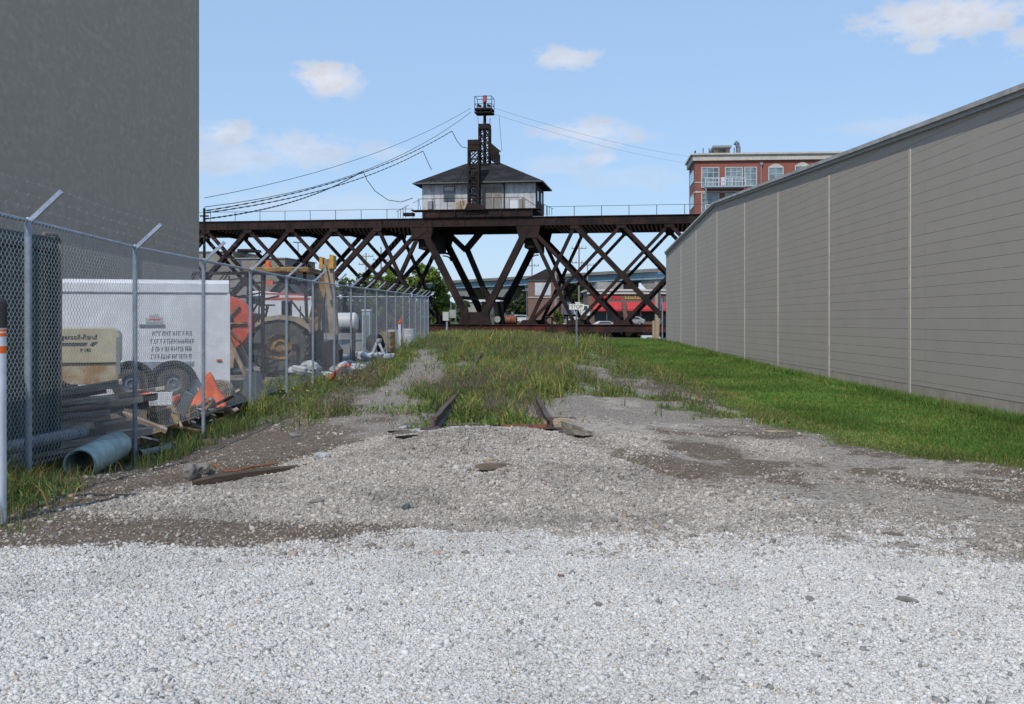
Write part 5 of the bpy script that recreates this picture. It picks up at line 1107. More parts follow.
# ------------------------------------------------------------------ yard behind the fence
def wheel(parent, c, r, w, axis, rim_m, hub=.5, lugs=0):
    prof = [(r*hub, -w*.42), (r*.80, -w*.5), (r*.95, -w*.46), (r, -w*.32), (r, w*.32), (r*.95, w*.46), (r*.80, w*.5), (r*hub, w*.42)]
    b = MB(); b.lathe(prof, c, axis, 36, True)
    if lugs:
        for k in range(lugs):
            a = 2*math.pi*k/lugs; d = Vector((0, math.cos(a), math.sin(a))) if axis == 'X' else Vector((math.cos(a), 0, math.sin(a))); ax = Vector((1, 0, 0)) if axis == 'X' else Vector((0, 1, 0)); c0 = Vector(c)
            for s in (-1, 1): b.bar(c0+d*(r*1.0)+ax*(s*w*.5), c0+d*(r*1.01)+ax*(s*w*.05)+d.cross(ax)*(.08*r*2), r*.07, r*.06)
    t_ = b.build('wheel', M['tyre'], parent, smooth=True)
    d = MB(); e = w*.30; d.lathe([(.01, -e*.2), (r*.15, -e*.2), (r*.2, -e*.7), (r*hub*.8, -e*.5), (r*hub, -w*.43), (r*hub*1.04, -w*.43), (r*hub*1.04, w*.43), (r*hub, w*.43), (r*hub*.8, e*.5), (r*.2, e*.7), (.01, e*.7)], c, axis, 28)
    d.build('rim', rim_m, t_, smooth=True); return t_
# dark green steel container with ribs
t = thing('steel_container', 'dark green ribbed steel container just behind the near end of the fence', 'container', (-5.25, 9.0, .12)); L0, L1, Hh = -3.2, 3.0, 2.42
b = MB(); b.b2((-2.4, L0, .1), (-.06, L1, Hh-.02)); n = 22
for k in range(n):
    y0 = L0+.1+(L1-L0-.2)*k/n; p = (L1-L0-.2)/n; b.prism([(-.06, y0, .18), (-.02, y0+p*.2, .18), (-.02, y0+p*.55, .18), (-.06, y0+p*.75, .18)], (0, 0, Hh-.36))
b.build('body', M['green_dark'], t)
for y in (L0, L1): MB().b2((-.12, y-.06, 0), (.02, y+.06, Hh)).build('corner_post', M['green_dark'], t)
for z in (.0, Hh-.14): MB().b2((-.10, L0+.06, z), (.015, L1-.06, z+.14)).build('side_rail', M['green_dark'], t)
ro = MB(); ro.tube([(.05, L1-.45, Hh+.02), (.07, L1-.2, Hh+.03), (.06, L1-.05, Hh-.03), (.05, L1-.02, Hh-.3), (.05, L1-.03, 1.2), (.05, L1-.02, .6)], .022, 8); ro.build('cover_cord', mat('dirty_beige_webbing', (.22,.19,.15), .9), t, smooth=True)
text_obj('4 D', .24, 'chalk_mark', mat('faded_chalk', (.38,.42,.44), .9), t, (.008, 1.35, 1.58), (R(90), 0, R(90)), ext=.004)
# towable compressor
t = thing('air_compressor', 'beige towable air compressor with rusty lower skirt beside the container', 'compressor', (-5.28, 14.0, -.02), R(19)); t.location.z = -.02
def P2(px, py, Y=14.0): g = at(px, py, Y); return g.x+5.28, g.z+.02
x1, zt_ = P2(121, 328); _, zm = P2(121, 362.5); x1 = 0
sec = [(-2.3, 0, zm), (x1, 0, zm), (x1, 0, zt_-.10), (x1-.03, 0, zt_-.04), (x1-.1, 0, zt_), (-2.3, 0, zt_)]
MB().prism(sec, (0, 1.15, 0)).build('hood', M['beige'], t, bevel=.012); _, zb = P2(121, 384)
MB().b2((-2.3, .03, zb), (x1-.02, 1.12, zm-.008)).build('skirt', M['beige_rust'], t, bevel=.01)
b = MB(); b.b2((-.045, -.012, zm-.15), (.004, 0, zt_-.12)); b.build('corner_trim', M['grey_metal'], t)
text_obj('Ingersoll-Rand', .092, 'lettering', INKG, t, (-.285, -.004, P2(0, 336.8)[1]), (R(90), 0, 0), align='RIGHT', sx=.95)
bpy.data.objects[-1] if False else None
b = MB(); za, zb_ = P2(0, 345.6)[1], P2(0, 342.4)[1]; b.prism([(-2.0, -.004, za), (-.42, -.004, za), (-.40, -.004, zb_), (-2.0, -.004, zb_)], (0, .003, 0)); b.prism([(-.375, -.004, (za+zb_)/2-.02), (-.33, -.004, (za+zb_)/2-.03), (-.275, -.004, zb_+.012), (-.355, -.004, zb_)], (0, .003, 0)); b.build('stripe', INKG, t)
text_obj('P 185', .06, 'lettering', INKG, t, (-.36, -.004, P2(0, 349.8)[1]), (R(90), 0, 0), align='RIGHT')
wheel(t, (-.86, -.16, .42), .36, .22, 'Y', M['galv_dark']); b = MB(); b.tube([(-.86, -.1, .42), (-.86, 1.2, .42)], .05, 8); b.bar((-2.3, .5, .5), (-.1, .5, .5), .1, .12); b.build('axle', M['dark_steel'], t); wheel(t, (-.86, 1.28, .42), .36, .22, 'Y', M['galv_dark'])
fd = MB(); 
for k in range(10):
    a0, a1 = math.pi*(k/10), math.pi*((k+1)/10); fd.bar((-.86+.42*math.cos(a0), -.16, .42+.42*math.sin(a0)), (-.86+.42*math.cos(a1), -.16, .42+.42*math.sin(a1)), .02, .26, up=(0, 1, 0))
fd.build('mudguard', M['black'], t)
# cargo trailer
g = at(229, 320, 20); z0 = -.08; t = thing('cargo_trailer', 'white enclosed cargo trailer with twin black mudguards parked behind the compressor', 'trailer', (g.x, 20, z0), R(15)); k = 20/F
Zt = lambda py: EYE+(HZ-py)*k-z0
b = MB(); b.b2((-4.3, 0, Zt(394)), (0, 2.1, Zt(293.5))); b.build('body', M['white'], t, bevel=.02)
b = MB(); b.prism([(-4.3, 0, Zt(293)), (-4.3, .0, Zt(284)), (-4.3, .06, Zt(281)), (-4.3, .15, Zt(280)), (-4.3, 2.0, Zt(280)), (-4.3, 2.1, Zt(284)), (-4.3, 2.1, Zt(293))], (4.3, 0, 0)); b.build('roof_cap', M['white'], t)
MB().b2((-4.3, -.02, Zt(293.6)), (.01, -.001, Zt(292.4))).build('trim_line', M['grey_metal'], t); MB().b2((-.035, -.02, Zt(394)), (.02, -.001, Zt(293.7))).build('corner_trim', M['white'], t)
MB().box(((219.5-229)*k, -.015, Zt(360)), (.09, .03, .035)).build('marker_light', M['red'], t)
MB().b2((-4.25, -.02, Zt(372)), (-.7, -.001, Zt(361))).build('stone_guard', M['galv'], t)
fm = MB()
for cx in (137, 176):
    x = (cx-229)*k; n = 12
    for q in range(n):
        a0, a1 = math.pi*(.06+.88*q/n), math.pi*(.06+.88*(q+1)/n); r0 = .40; fm.bar((x+r0*math.cos(a0)*1.05, -.13, Zt(382)+r0*math.sin(a0)), (x+r0*math.cos(a1)*1.05, -.13, Zt(382)+r0*math.sin(a1)), .06, .26, up=(0, 1, 0))
    wheel(t, (x, -.10, Zt(381.5)), .33, .2, 'Y', M['galv_dark'])
fm.build('mudguard', M['black'], t)
# logo, rule and rows of lettering on the side
lg = MB(); sx = lambda px: (px-229)*k
lg.b2((sx(144.5), -.022, Zt(326.8)), (sx(168), -.002, Zt(324.2))); lg.build('logo_bar', M['galv_dark'], t)
lg = MB()
for (a, b_, c, d) in ((150, 153, 323, 318), (153.5, 158, 323, 315), (158.5, 162, 323, 314), (162.5, 166, 323, 317)): lg.b2((sx(a), -.01, Zt(c)), (sx(b_), -.002, Zt(d)))
lg.build('logo', mat('pale_grey_logo', (.38,.40,.43), .7), t); MB().b2((sx(154), -.013, Zt(320)), (sx(164), -.011, Zt(319))).build('logo_line', M['red'], t)
le = MB(); r = random.Random(9)
for row in range(5):
    x = 157+r.uniform(-3, 2); py = 331+row*7.6
    while x < 194:
        w = r.uniform(1.6, 2.6); h = 4.6; q = .45
        le.b2((sx(x), -.006, Zt(py+h)), (sx(x+q), -.002, Zt(py)))
        if r.random() < .6: le.b2((sx(x+w-q), -.006, Zt(py+h)), (sx(x+w), -.002, Zt(py)))
        if r.random() < .7: le.b2((sx(x+q), -.006, Zt(py+q)), (sx(x+w-q), -.002, Zt(py)))
        if r.random() < .5: le.b2((sx(x+q), -.006, Zt(py+h/2+q)), (sx(x+w-q), -.002, Zt(py+h/2)))
        x += w+r.uniform(.9, 1.3)
le.build('lettering', INKG, t)
OBM = mat('shade_lifted_boards', (.62,.50,.37), .9, c2=(.36,.28,.20), scale=5, stretch=(1,8,8), bump=.5, bscale=20, spec=.15, c3=(.55,.50,.44), scale3=2)  # timber copy with lighter colour, making up for the container's shadow on the heap
# stacked old boards
r = random.Random(21); k_ = 0
lab = 'weathered grey board lying in the heap of old timber behind the fence'
for lay in range(10):
    for j in range(4 if lay < 6 else 3):
        L_ = r.uniform(1.2, 1.9); w = r.uniform(.14, .26); h = r.uniform(.04, .09) if lay else .16
        c = Vector((-5.95+r.uniform(-.3, .3)+.04*lay, 12.75+j*.30+r.uniform(-.05, .05), gz(-5.6, 13.5)+.12+lay*.088))
        o = MB(); o.box((0, 0, 0), (L_, w, h)); o = o.build('old_board', OBM if (lay+j) % 3 else M['timber_x'], None, bevel=.006); o.location = c; o.rotation_euler = (r.uniform(-.05, .05), -.13+r.uniform(-.05, .05), .2+r.uniform(-.22, .22))
        tag(o, lab, 'board', 'old boards heaped behind the fence')
for j in range(3):
    o = MB(); o.box((0, 0, 0), (1.9, .28, .22)); o = o.build('old_beam', M['timber'], bevel=.01); o.location = (-5.95, 12.85+.3*j, gz(-5.9, 12.8)+.06+.02*j); o.rotation_euler = (0, -.02, .12); tag(o, 'thick dark beam at the bottom of the old timber heap', 'beam', 'thick beams under the old boards')
def crate(px, py, Y, sx, sy, sz, m, label, cat, name, rz=.2, slats=True):
    g = at(px, py, Y); t = thing(name, label, cat, (g.x, Y, g.z), rz); b = MB(); n = 5
    for s in (-1, 1):
        for q in range(n):
            z = sz*(q+.5)/n; b.box((0, s*sy/2, z), (sx, .015, sz/n*.62)); b.box((s*sx/2, 0, z), (.015, sy, sz/n*.62))
        for q in range(5): x = -sx/2+sx*q/4; b.box((x, s*(sy/2+.004), sz/2), (.018, .018, sz))
    for q in range(4):
        for s in (-1, 1): b.box((s*(sx/2+.004), -sy/2+sy*q/3, sz/2), (.018, .018, sz))
    b.build('side', m, t); MB().box((0, 0, .01), (sx, sy, .02)).build('base', m, t); return t
crate(161, 405, 16.4, .32, .3, .20, M['white'], 'white plastic lattice crate on top of the clutter behind the second post', 'crate', 'plastic_crate', .3)
t = crate(172, 436, 16.2, .62, .5, .48, M['yellow'], 'rusty yellow steel tool crate below the white crate', 'crate', 'steel_crate', .12)
MB().b2((-.29, -.23, .02), (.29, .23, .40)).build('lining', mat('brown_cardboard', (.16,.11,.06), .9), t)
t = thing('traffic_cone', 'orange traffic cone lying tipped over on the clutter', 'cone', (-5.6, 17.2, .16)); t.rotation_euler = (0, R(-65), .15)
cn = MB(); cn.lathe([(.001,.70),(.03,.70),(.035,.68),(.17,.04),(.18,.03)], (0,0,0), 'Z', 24); cn.build('cone', M['orange'], t, smooth=True); MB().box((0,0,.015), (.42,.42,.03)).build('base', M['orange'], t, bevel=.01)
# orange sheet draped over the clutter with rolled webbing behind
g = at(203, 403, 15.5); sh = MB(); n = 14; V_ = []; Fc = []
for i in range(n+1):
    for j in range(7):
        u = i/n; v = j/6; px = 182+44*u; hgt = (math.exp(-((u-.62)/.20)**2))*26+4; py = 402-hgt*(1-v)+v*6*(math.sin(u*9)*.5+.6); V_.append(tuple(at(px, py, 17.75-.35*v+.04*math.sin(u*20))))
for i in range(n):
    for j in range(6): a = i*7+j; Fc.append((a, a+1, a+8, a+7))
sh.add(V_, Fc); o = sh.build('orange_sheet', M['orange'], smooth=True); sm_ = o.modifiers.new('thickness', 'SOLIDIFY'); sm_.thickness = .012; c0 = Vector(V_[50]); o.data.transform(Matrix.Translation(-c0)); o.location = c0
tag(o, 'bright orange plastic sheet draped to a peak over the clutter by the third post', 'sheet')
bpy.data.objects.remove(cn_ ) if False else None
g = at(219, 386, 18.2); t = thing('hose_roll', 'dirty beige roll of webbing standing behind the orange sheet', 'roll', g); b = MB(); pts = []
for q in range(70): a = q*.42; rr = .06+.0026*q; pts.append((rr*math.cos(a), -.05+.0*q, -.12+rr*math.sin(a)))
b.tube(pts, .018, 6); b.lathe([(.05,-.09),(.24,-.09),(.25,.0),(.24,.09),(.05,.09)], (0,0.1,-.14), 'Y', 24); b.build('webbing', mat('dirty_beige_cloth', (.30,.26,.20), .9, c2=(.2,.17,.13), scale=9), t, smooth=True)
g = at(182, 420, 15.75); t = thing('grey_board', 'grey board leaning against the yellow crate near the third post', 'board', (g.x-.06, 15.75, gz(g.x, 15.75))); b = MB(); b.box((.0, 0, .38), (.16, .03, .85), ry=.5, rx=.15); b.build('board', M['galv_dark'], t, bevel=.005)
g = at(250, 400, 18.8); t = thing('metal_sheet', 'blue grey metal sheet leaning on the fourth fence post', 'sheet', (g.x-.12, 19.55, gz(g.x, 19.5)+.0)); b = MB(); b.box((-.03, 0, .36), (.34, .02, .75), rz=.5, ry=.1); b.build('sheet', M['galv_dark'], t)
g = at(206, 428, 17.1); t = thing('green_box', 'green plastic box in the clutter behind the third post', 'box', (g.x-.05, 17.1, gz(g.x, 17.1))); b = MB(); b.box((0,0,.17), (.32,.3,.34)); b.build('box', mat('green_plastic', (.02,.10,.04), .5), t, bevel=.02); MB().box((0,0,.36), (.34,.32,.03)).build('lid', mat('pale_lid', (.3,.33,.3), .5), t, bevel=.006)
def lump(px, py, Y, s, m, label, cat, name, seed, sq=(1,1,1), group=None, rz=0):
    import bmesh
    bm = bmesh.new(); bmesh.ops.create_icosphere(bm, subdivisions=3, radius=1); r = random.Random(seed); ph = [r.uniform(0, 6) for _ in range(6)]
    for v in bm.verts:
        c = v.co; q = 1+.10*math.sin(c.x*4+ph[0])+.10*math.sin(c.y*5+ph[1])+.08*math.sin(c.z*6+ph[2])+.04*math.sin(c.x*13+ph[3]); v.co = Vector((c.x*s*sq[0]*q, c.y*s*sq[1]*q, c.z*s*sq[2]*q))
    me = bpy.data.meshes.new(name); bm.to_mesh(me); bm.free(); me.materials.append(m); me.polygons.foreach_set('use_smooth', [True]*len(me.polygons)); o = bpy.data.objects.new(name, me); COL.objects.link(o)
    o.location = at(px, py, Y); o.rotation_euler = (r.uniform(-.3, .3), r.uniform(-.3, .3), rz or r.uniform(0, 3)); tag(o, label, cat, group); return o
lump(229, 410, 19.0, .32, M['black'], 'black plastic bag heaped beside the green box', 'bag', 'plastic_bag', 5, (1, .9, .95))
lump(219, 410, 18.0, .18, mat('brown_rag', (.10,.07,.05), .95), 'brown rags between the orange sheet and the black bag', 'rags', 'rag_heap', 6, (1.5, .9, .6))
r = random.Random(77); scr = [M['timber'], M['timber_x'], M['grey_metal'], M['yellow'], M['rust_steel'], M['white'], M['tan'], M['pvc_grey']]
for i in range(44):
    px = r.uniform(128, 236); Yf = 4805/(500-px); Y = Yf+r.uniform(.35, 1.6); g = at(px, 320, Y); L_ = r.uniform(.18, .7); o = MB()
    if r.random() < .65: o.box((0, 0, 0), (L_, r.uniform(.05, .14), r.uniform(.02, .05)))
    else: o.tube([(-L_/2, 0, 0), (L_/2, 0, .02)], r.uniform(.015, .035), 8)
    o = o.build('scrap_piece', scr[i % 8]); o.location = (g.x, Y, gz(g.x, Y)+.06+r.uniform(0, .42)); o.rotation_euler = (r.uniform(-.4, .4), r.uniform(-.5, .5), r.uniform(0, 3))
    tag(o, 'short scrap of wood or metal in the junk heap around the orange sheet', 'scrap', 'scrap pieces in the junk heap')
# pipes
def pipe(p, q, r, m, label, name='plastic_pipe', ribs=False):
    p = Vector(p); q = Vector(q); t = thing(name, label, 'pipe', p); d = q-p; L_ = d.length; dn = d.normalized(); b = MB(); n = int(L_/.0125) if ribs else 2
    M_ = dn.to_track_quat('Z', 'Y').to_matrix(); prof = []
    for i in range(n+1): f = i/n*L_; prof.append((r+(.004*math.sin(f*2*math.pi/.05) if ribs else 0), f))
    prof += [(r*.9, L_), (r*.9, 0)]
    bb = MB(); bb.lathe(prof, (0, 0, 0), 'Z', 28, True); bb.v = [tuple(M_ @ Vector(v)) for v in bb.v]; bb.build('tube', m, t, smooth=True); return t
zz = lambda x, Y: gz(x, Y)
a = at(87, 466, 9.75); b_ = at(123, 441, 11.3)
pipe((-4.66, 11.2, .04), (-4.90, 12.9, .05), .17, M['pvc'], 'large pale green plastic pipe lying with its open end towards the viewer', ribs=True)
pipe((-5.30, 9.9, .20), (-5.22, 11.0, .08), .06, M['pvc_grey'], 'grey pipe lying under the large pale green pipe')
pipe((-5.0, 9.3, .36), (-4.98, 12.1, .30), .065, M['pvc_grey'], 'upper grey pipe between the container and the nearest post')
pipe((-5.14, 9.0, .22), (-5.14, 11.0, .16), .05, M['pvc_grey'], 'lower grey pipe left of the large pale green pipe')
pipe((-4.62, 12.9, -.06), (-4.5, 13.7, -.08), .045, M['pvc_grey'], 'thin grey pipe end poking out of the weeds by the second post')
pipe((-4.6, 8.9, .22), (-4.95, 9.6, .26), .10, M['pvc'], 'short pale green pipe stub half hidden in the grass')
# hose reel
c = at(226, 323, 24.5); t = thing('hose_reel', 'big reel of bright orange hose behind the cargo trailer', 'hose reel', (c.x, 24.5, gz(c.x, 24.5))); zc = c.z-t.location.z
b = MB()
for q in range(5):
    for s in range(6):
        rr = .60-.06*s; b.lathe([(rr-.033, -.033+.11*q-.22), (rr+.03, -.033+.11*q-.22), (rr+.033, .0+.11*q-.22), (rr+.03, .033+.11*q-.22), (rr-.033, .033+.11*q-.22)], (0, 0, zc), 'Y', 40)
b.build('hose_coil', M['red'], t, smooth=True)
b = MB()
for q in range(8): a = math.pi*q/4; b.bar((0, -.3, zc), (.56*math.cos(a), -.3, zc+.56*math.sin(a)), .06, .04)
b.lathe([(.01,-.36),(.16,-.36),(.16,.36),(.01,.36)], (0,0,zc), 'Y', 16); b.build('spokes', M['yellow'], t)
b = MB(); 
for s in (-.36, .36): b.bar((-.7, s, 0), (0, s, zc), .1, .08); b.bar((.7, s, 0), (0, s, zc), .1, .08); b.bar((-.8, s, .12), (.9, s, .12), .1, .1)
b.build('frame', M['tan'], t)

# ------------------------------------------------------------------ backhoe loader
def build_loader():
    Y0 = 29.0; g = at(283, 320, Y0); z0 = gz(g.x, Y0); t = thing('backhoe_loader', 'dusty yellow backhoe loader with big rear wheel and canopy parked in the yard', 'loader', (g.x, Y0, z0)); k = Y0/F
    X = lambda px: (px-283)*k; Z = lambda py: EYE+(HZ-py)*k-z0; T = M['tan']; Yl = M['yellow']
    wheel(t, (0, -.25, Z(346.5)), .78, .48, 'Y', Yl, .46, 22); wheel(t, (0, 1.75, Z(346.5)), .78, .48, 'Y', Yl, .46, 22); wheel(t, (-2.1, -.1, .48), .48, .3, 'Y', Yl, .5, 16); wheel(t, (-2.1, 1.6, .48), .48, .3, 'Y', Yl, .5, 16)
    f = MB(); pts = [(X(252), Z(338)), (X(257), Z(325)), (X(268), Z(317.5)), (X(283), Z(315)), (X(298), Z(317)), (X(312), Z(325)), (X(314), Z(329))]
    for (a, b_) in zip(pts[:-1], pts[1:]): f.prism([(a[0], -.55, a[1]), (b_[0], -.55, b_[1]), (b_[0], -.55, b_[1]-.12), (a[0], -.55, a[1]-.12)], (0, .7, 0))
    f.build('mudguard', T, t)
    b = MB(); b.prism([(-2.9, .2, .55), (.9, .2, .55), (.9, .2, 1.25), (-.9, .2, 1.35), (-2.9, .2, 1.2)], (0, 1.1, 0)); b.build('chassis', M['dark_steel'], t)
    b = MB(); b.prism([(-2.9, .25, 1.2), (-.9, .25, 1.35), (-.9, .25, 1.75), (-2.8, .25, 1.6)], (0, 1.0, 0)); b.build('bonnet', Yl, t, bevel=.03)
    b = MB(); b.b2((X(246), -.35, Z(272.5)), (X(311), 1.7, Z(267.5))); b.build('canopy_roof', Yl, t, bevel=.03)
    b = MB()
    for (x, x2) in ((X(251), X(249)), (X(306), X(309))):
        for v in (-.2, 1.55): MB().bar((x2, v, 1.2), (x, v, Z(272)), .08, .08).build('canopy_post', M['dark_steel'], t)
    MB().bar((X(249), -.2, Z(283)), (X(309), -.2, Z(283)), .06, .06).build('canopy_rail', M['dark_steel'], t)
    b = MB(); b.b2((X(262), .4, 1.2), (X(280), 1.1, 1.55)); b.b2((X(278), .4, 1.5), (X(284), 1.1, 2.1)); b.build('seat', M['black'], t, bevel=.03)
    b = MB(); b.tube([(X(256), .75, 1.4), (X(262), .75, 1.95)], .03, 6); b.lathe([(.17,-.02),(.21,0),(.17,.02),(.15,0)], (X(262), .75, 1.98), 'Z', 16, True); b.build('steering_wheel', M['black'], t)
    bc = MB(); bc.lathe([(.001,.22),(.06,.2),(.09,.1),(.09,0),(.001,0)], (X(265.5), .3, Z(267.5)), 'Z', 14); bc.build('beacon', M['orange'], t, smooth=True)
    MB().box((X(272), -.25, Z(283)), (.18, .12, .12)).build('work_lamp', M['orange'], t)
    # boom and dipper at the back, folded up
    b = MB(); b.bar((X(305), .7, .9), (X(319), .6, Z(283)), .3, .34, up=(0,1,0)); b.bar((X(319), .6, Z(286)), (X(325), .6, Z(262)), .26, .3, up=(0,1,0)); b.build('boom', Yl, t)
    b = MB(); b.bar((X(325), .55, Z(258)), (X(331), .55, Z(335)), .24, .30, up=(0,1,0)); b.bar((X(322), .3, Z(264)), (X(329), .3, Z(300)), .1, .1, up=(0,1,0)); b.build('dipper', T, t)
    ym = mat('bright_yellow_paint', (.50,.27,.05), .55)
    for (xa, xb, zt__) in ((316.5, 320.5, 256.5), (326.5, 331.5, 254.5)): MB().prism([(X(xa), .3, Z(268)), (X(xb), .3, Z(268)), (X(xb), .3, Z(zt__)), (X(xa)+.03, .3, Z(zt__-1))], (0, .5, 0)).build('boom_knuckle', ym, t)
    b = MB(); b.prism([(X(318), .2, .35), (X(336), .2, .15), (X(338), .2, .7), (X(330), .2, 1.0), (X(320), .2, .9)], (0, .7, 0)); b.build('bucket', M['dark_steel'], t)
    b = MB(); b.bar((X(300), -.1, .3), (X(308), -.3, .1), .2, .2); b.bar((X(300), 1.5, .3), (X(308), 1.7, .1), .2, .2); b.build('stabiliser', T, t)
    b = MB()
    for q, (a0, a1) in enumerate((((250, 318), (262, 300)), ((262, 300), (280, 296)), ((254, 300), (268, 312)), ((290, 300), (304, 318)))): b.tube([(X(a0[0]), -.2+.1*q, Z(a0[1])), (X(a1[0]), -.2+.1*q, Z(a1[1]))], .03, 6)
    b.build('hydraulic_hose', M['black'], t)
    b = MB(); b.prism([(X(215), .1, .3), (X(232), .1, .2), (X(236), .1, 1.0), (X(222), .1, 1.1)], (0, 1.5, 0)); b.build('front_bucket', T, t)
build_loader()
# white pickup beyond the loader
def build_pickup():
    Y0 = 36; g = at(272, 320, Y0); z0 = gz(g.x, Y0); t = thing('utility_truck', 'white utility truck with red striping glimpsed behind the loader', 'truck', (g.x, Y0, z0)); k = Y0/F
    X = lambda px: (px-272)*k; Z = lambda py: EYE+(HZ-py)*k-z0
    b = MB(); b.prism([(X(241), 0, .6), (X(312), 0, .6), (X(312), 0, Z(306)), (X(311), 0, Z(297)), (X(262), 0, Z(291)), (X(250), 0, Z(291)), (X(243), 0, Z(304))], (0, 1.9, 0)); b.build('body', M['white'], t, bevel=.03)
    MB().b2((X(262), -.012, Z(300)), (X(310), 0, Z(297.5))).build('stripe', M['red'], t); MB().prism([(X(262), -.012, Z(294)), (X(308), -.012, Z(295.5)), (X(308), -.012, Z(294.3)), (X(262), -.012, Z(292.5))], (0, .01, 0)).build('stripe', M['red'], t)
    MB().prism([(X(248), -.01, Z(304)), (X(262), -.01, Z(304)), (X(262), -.01, Z(296)), (X(252), -.01, Z(296))], (0, .008, 0)).build('side_window', M['glass'], t)
    b = MB()
    for px in (266, 290, 300, 312): b.b2((X(px), -.02, .8), (X(px)+.03, -.001, Z(306)))
    b.build('locker_gap', M['dark_steel'], t)
    for px in (256, 300):
        for v in (.1, 1.8): wheel(t, (X(px), v, .42), .42, .25, 'Y', M['galv_dark'])
build_pickup()
# white tank
c = at(345, 322, 33); t = thing('water_tank', 'white horizontal cylindrical tank on a small frame right of the loader boom', 'tank', (c.x, 33, gz(c.x, 33))); zc = c.z-t.location.z
MB().lathe([(.001,-.42),(.22,-.40),(.29,-.33),(.30,.33),(.22,.40),(.001,.42)], (0,0,zc), 'X', 24).build('tank', M['white'], t, smooth=True)
b = MB()
for x in (-.28, .28):
    for y in (-.2, .2): b.bar((x, y, 0), (x, y, zc-.2), .05, .05)
b.b2((-.4, -.25, zc-.3), (.4, .25, zc-.25)); b.build('frame', M['dark_steel'], t)
# blue-white drum and cabinet further on
c = at(366, 319, 40); t = thing('locker', 'slim pale blue locker far down the yard', 'locker', (c.x, 40, gz(c.x, 40))); MB().b2((-.16, 0, 0), (.16, .5, 1.75)).build('cabin', mat('pale_blue_plastic', (.35,.46,.52), .5), t, bevel=.03); MB().b2((-.18, -.03, 1.75), (.18, .53, 1.82)).build('roof', M['white'], t, bevel=.03); MB().b2((-.10, -.03, .1), (.10, -.002, 1.6)).build('door', M['pvc_grey'], t)
# white sacks and pale debris
r = random.Random(5)
for i, (px, py, Y, s) in enumerate([(322, 383, 27, .20), (312, 378, 27.6, .22), (331, 376, 27.2, .15), (318, 370, 28, .17), (306, 372, 28.2, .24), (345, 372, 29, .2), (352, 378, 28, .15), (358, 366, 31, .26), (368, 371, 30, .22), (371, 362, 32, .24), (380, 358, 34, .25), (375, 368, 31.5, .2), (383, 364, 33, .2), (392, 360, 36, .24), (346, 362, 31, .22), (335, 366, 30, .24), (362, 376, 29, .2), (338, 380, 27.5, .16), (310, 388, 26, .16)]):
    g = at(px, py, Y); o = lump(px, py, Y, s, M['sack'], 'white woven sack in the row of sacks and debris along the fence', 'sack', 'white_sack', 50+i, (1.35, .8, .55), 'white sacks along the fence'); o.location.x -= .25; o.location.z = gz(g.x, Y)+s*.55+(.28 if i % 3 == 0 else .05)
for i, (p, q, rr, lb) in enumerate([((-5.6, 30, .35), (-5.3, 33.5, .42), .10, 'upper pale pipe lying along the sacks'), ((-5.7, 29, .22), (-5.35, 33, .3), .10, 'lower pale pipe lying along the sacks'), ((-5.6, 27.5, .18), (-5.3, 30.5, .28), .09, 'short pale pipe nearest the red hoop')]): pipe(p, q, rr, M['sack'], lb, 'pale_pipe')
t = thing('red_hoop', 'bright red curved hose section among the sacks near the fence', 'hose', (at(341, 380, 26.5).x, 26.5, gz(-4.7, 26.5))); pts = [(-.28+.5*q/10, 0, .02+.42*math.sin(.2+1.2*q/10)) for q in range(11)]; MB().tube(pts, .06, 10).build('hose', M['red'], t, smooth=True); MB().lathe([(.10,-.1),(.2,-.1),(.2,.1),(.10,.1)], (.12, -.1, .22), 'Y', 18, True).build('ring', M['galv_dark'], t)
t = thing('sawhorse', 'pale splayed wooden trestle leg pair standing at the fence line', 'trestle', (at(378, 360, 32).x-.65, 36.5, gz(-4.2, 31.4)))
b = MB(); b.bar((-.28, 0, 0), (.06, 0, .82), .09, .09); b.bar((.42, 0, .05), (.08, 0, .78), .08, .08); b.build('leg', M['sack'], t); MB().bar((.07, -.1, .82), (.07, .7, .82), .1, .1).build('beam', M['sack'], t)
lump(375, 344, 38, .36, M['creosote'], 'dark heap of soil and rubber behind the sacks', 'heap', 'dark_heap', 70, (1.3, 1, 1.0))
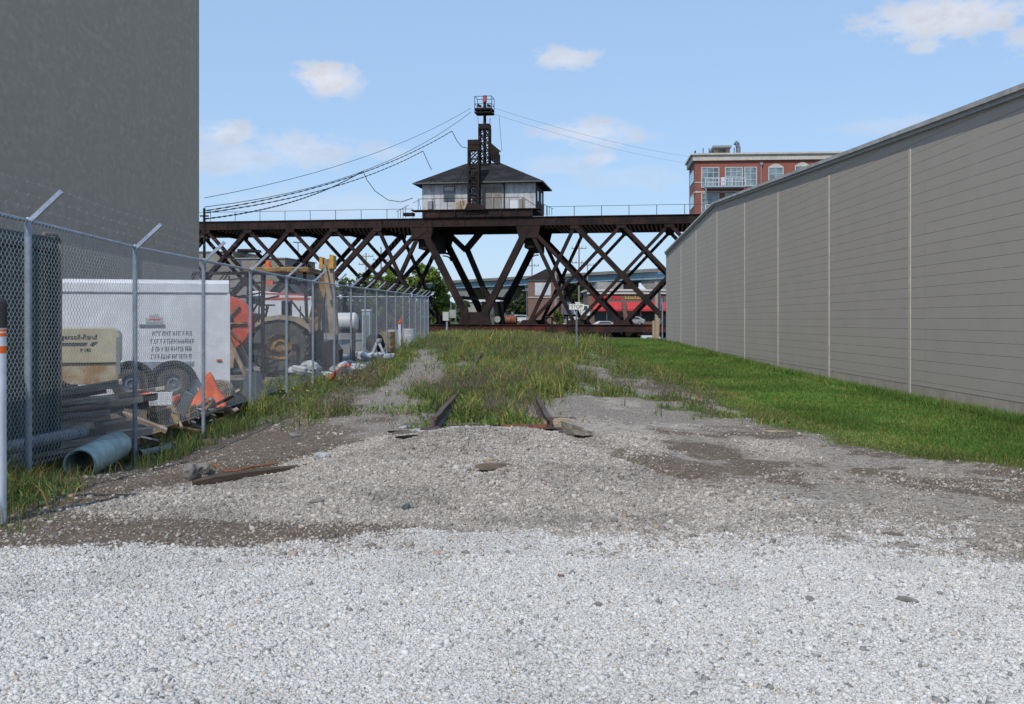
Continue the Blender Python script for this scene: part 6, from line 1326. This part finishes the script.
t = thing('orange_barrier', 'small orange and white barrier board far down the yard', 'barrier', (at(400, 330, 44).x, 44, gz(-4.9, 44))); MB().prism([(-.25, 0, 1.15), (.05, 0, 1.2), (.1, 0, 1.6), (-.02, 0, 1.3)], (0, .03, 0)).build('flag', M['orange'], t); MB().bar((0, .05, 0), (-.03, .05, 1.25), .1, .04).build('stake', M['white'], t)
for i, (px, Y, m_, lb) in enumerate([(388, 42, M['yellow'], 'yellow and grey drum far down the yard, left of the flag'), (409, 47, M['sack'], 'pale drum far down the yard, right of the flag'), (394, 45, M['sack'], 'pale drum just left of the orange flag')]):
    g = at(px, 330, Y); t = thing('drum', lb, 'drum', (g.x, Y, gz(g.x, Y))); MB().lathe([(.001,0),(.28,0),(.29,.3),(.28,.31),(.29,.6),(.28,.61),(.28,.88),(.26,.9),(.001,.9)], (0,0,0), 'Z', 20).build('body', m_, t, smooth=True)
t = thing('timber_stack', 'low stack of long dark beams on the ground in front of the loader', 'timber', (-6.0, 23.4, gz(-5.5, 23.4)))
t = None
bpy.data.objects.remove(bpy.data.objects['timber_stack'])
for i in range(5):
    o = MB().box((0,0,0), (2.3, .22, .16)).build('yard_beam', M['timber_x'], bevel=.01); o.location = (-6.45-.05*i, 21.0+.33*i, gz(-5.5, 21)+.1+.1*(i % 2)); o.rotation_euler = (0, -.05, .3+.05*i); tag(o, 'long grey beam in the low stack between the trailer and the big wheel', 'beam', 'grey beams stacked before the loader')
t = thing('cable_reel', 'dark tangle of cable and pipe frames behind the hose reel, above the trailer', 'frame', (at(228, 320, 27).x, 27, gz(-7, 27))); rr = random.Random(8); b = MB()
for q in range(26): b.tube([(rr.uniform(-.9, .9), rr.uniform(-.4, .4), rr.uniform(1.2, 2.9)), (rr.uniform(-.9, .9), rr.uniform(-.4, .4), rr.uniform(1.2, 2.95))], .02, 5)
for x in (-.9, .9): b.bar((x, 0, 0), (x, 0, 2.8), .08, .08)
b.bar((-.9, 0, 2.8), (.9, 0, 2.8), .08, .08); b.build('pipe_frame', M['rust_steel'], t)
SC.cycles.max_bounces = 6; SC.cycles.use_denoising = True
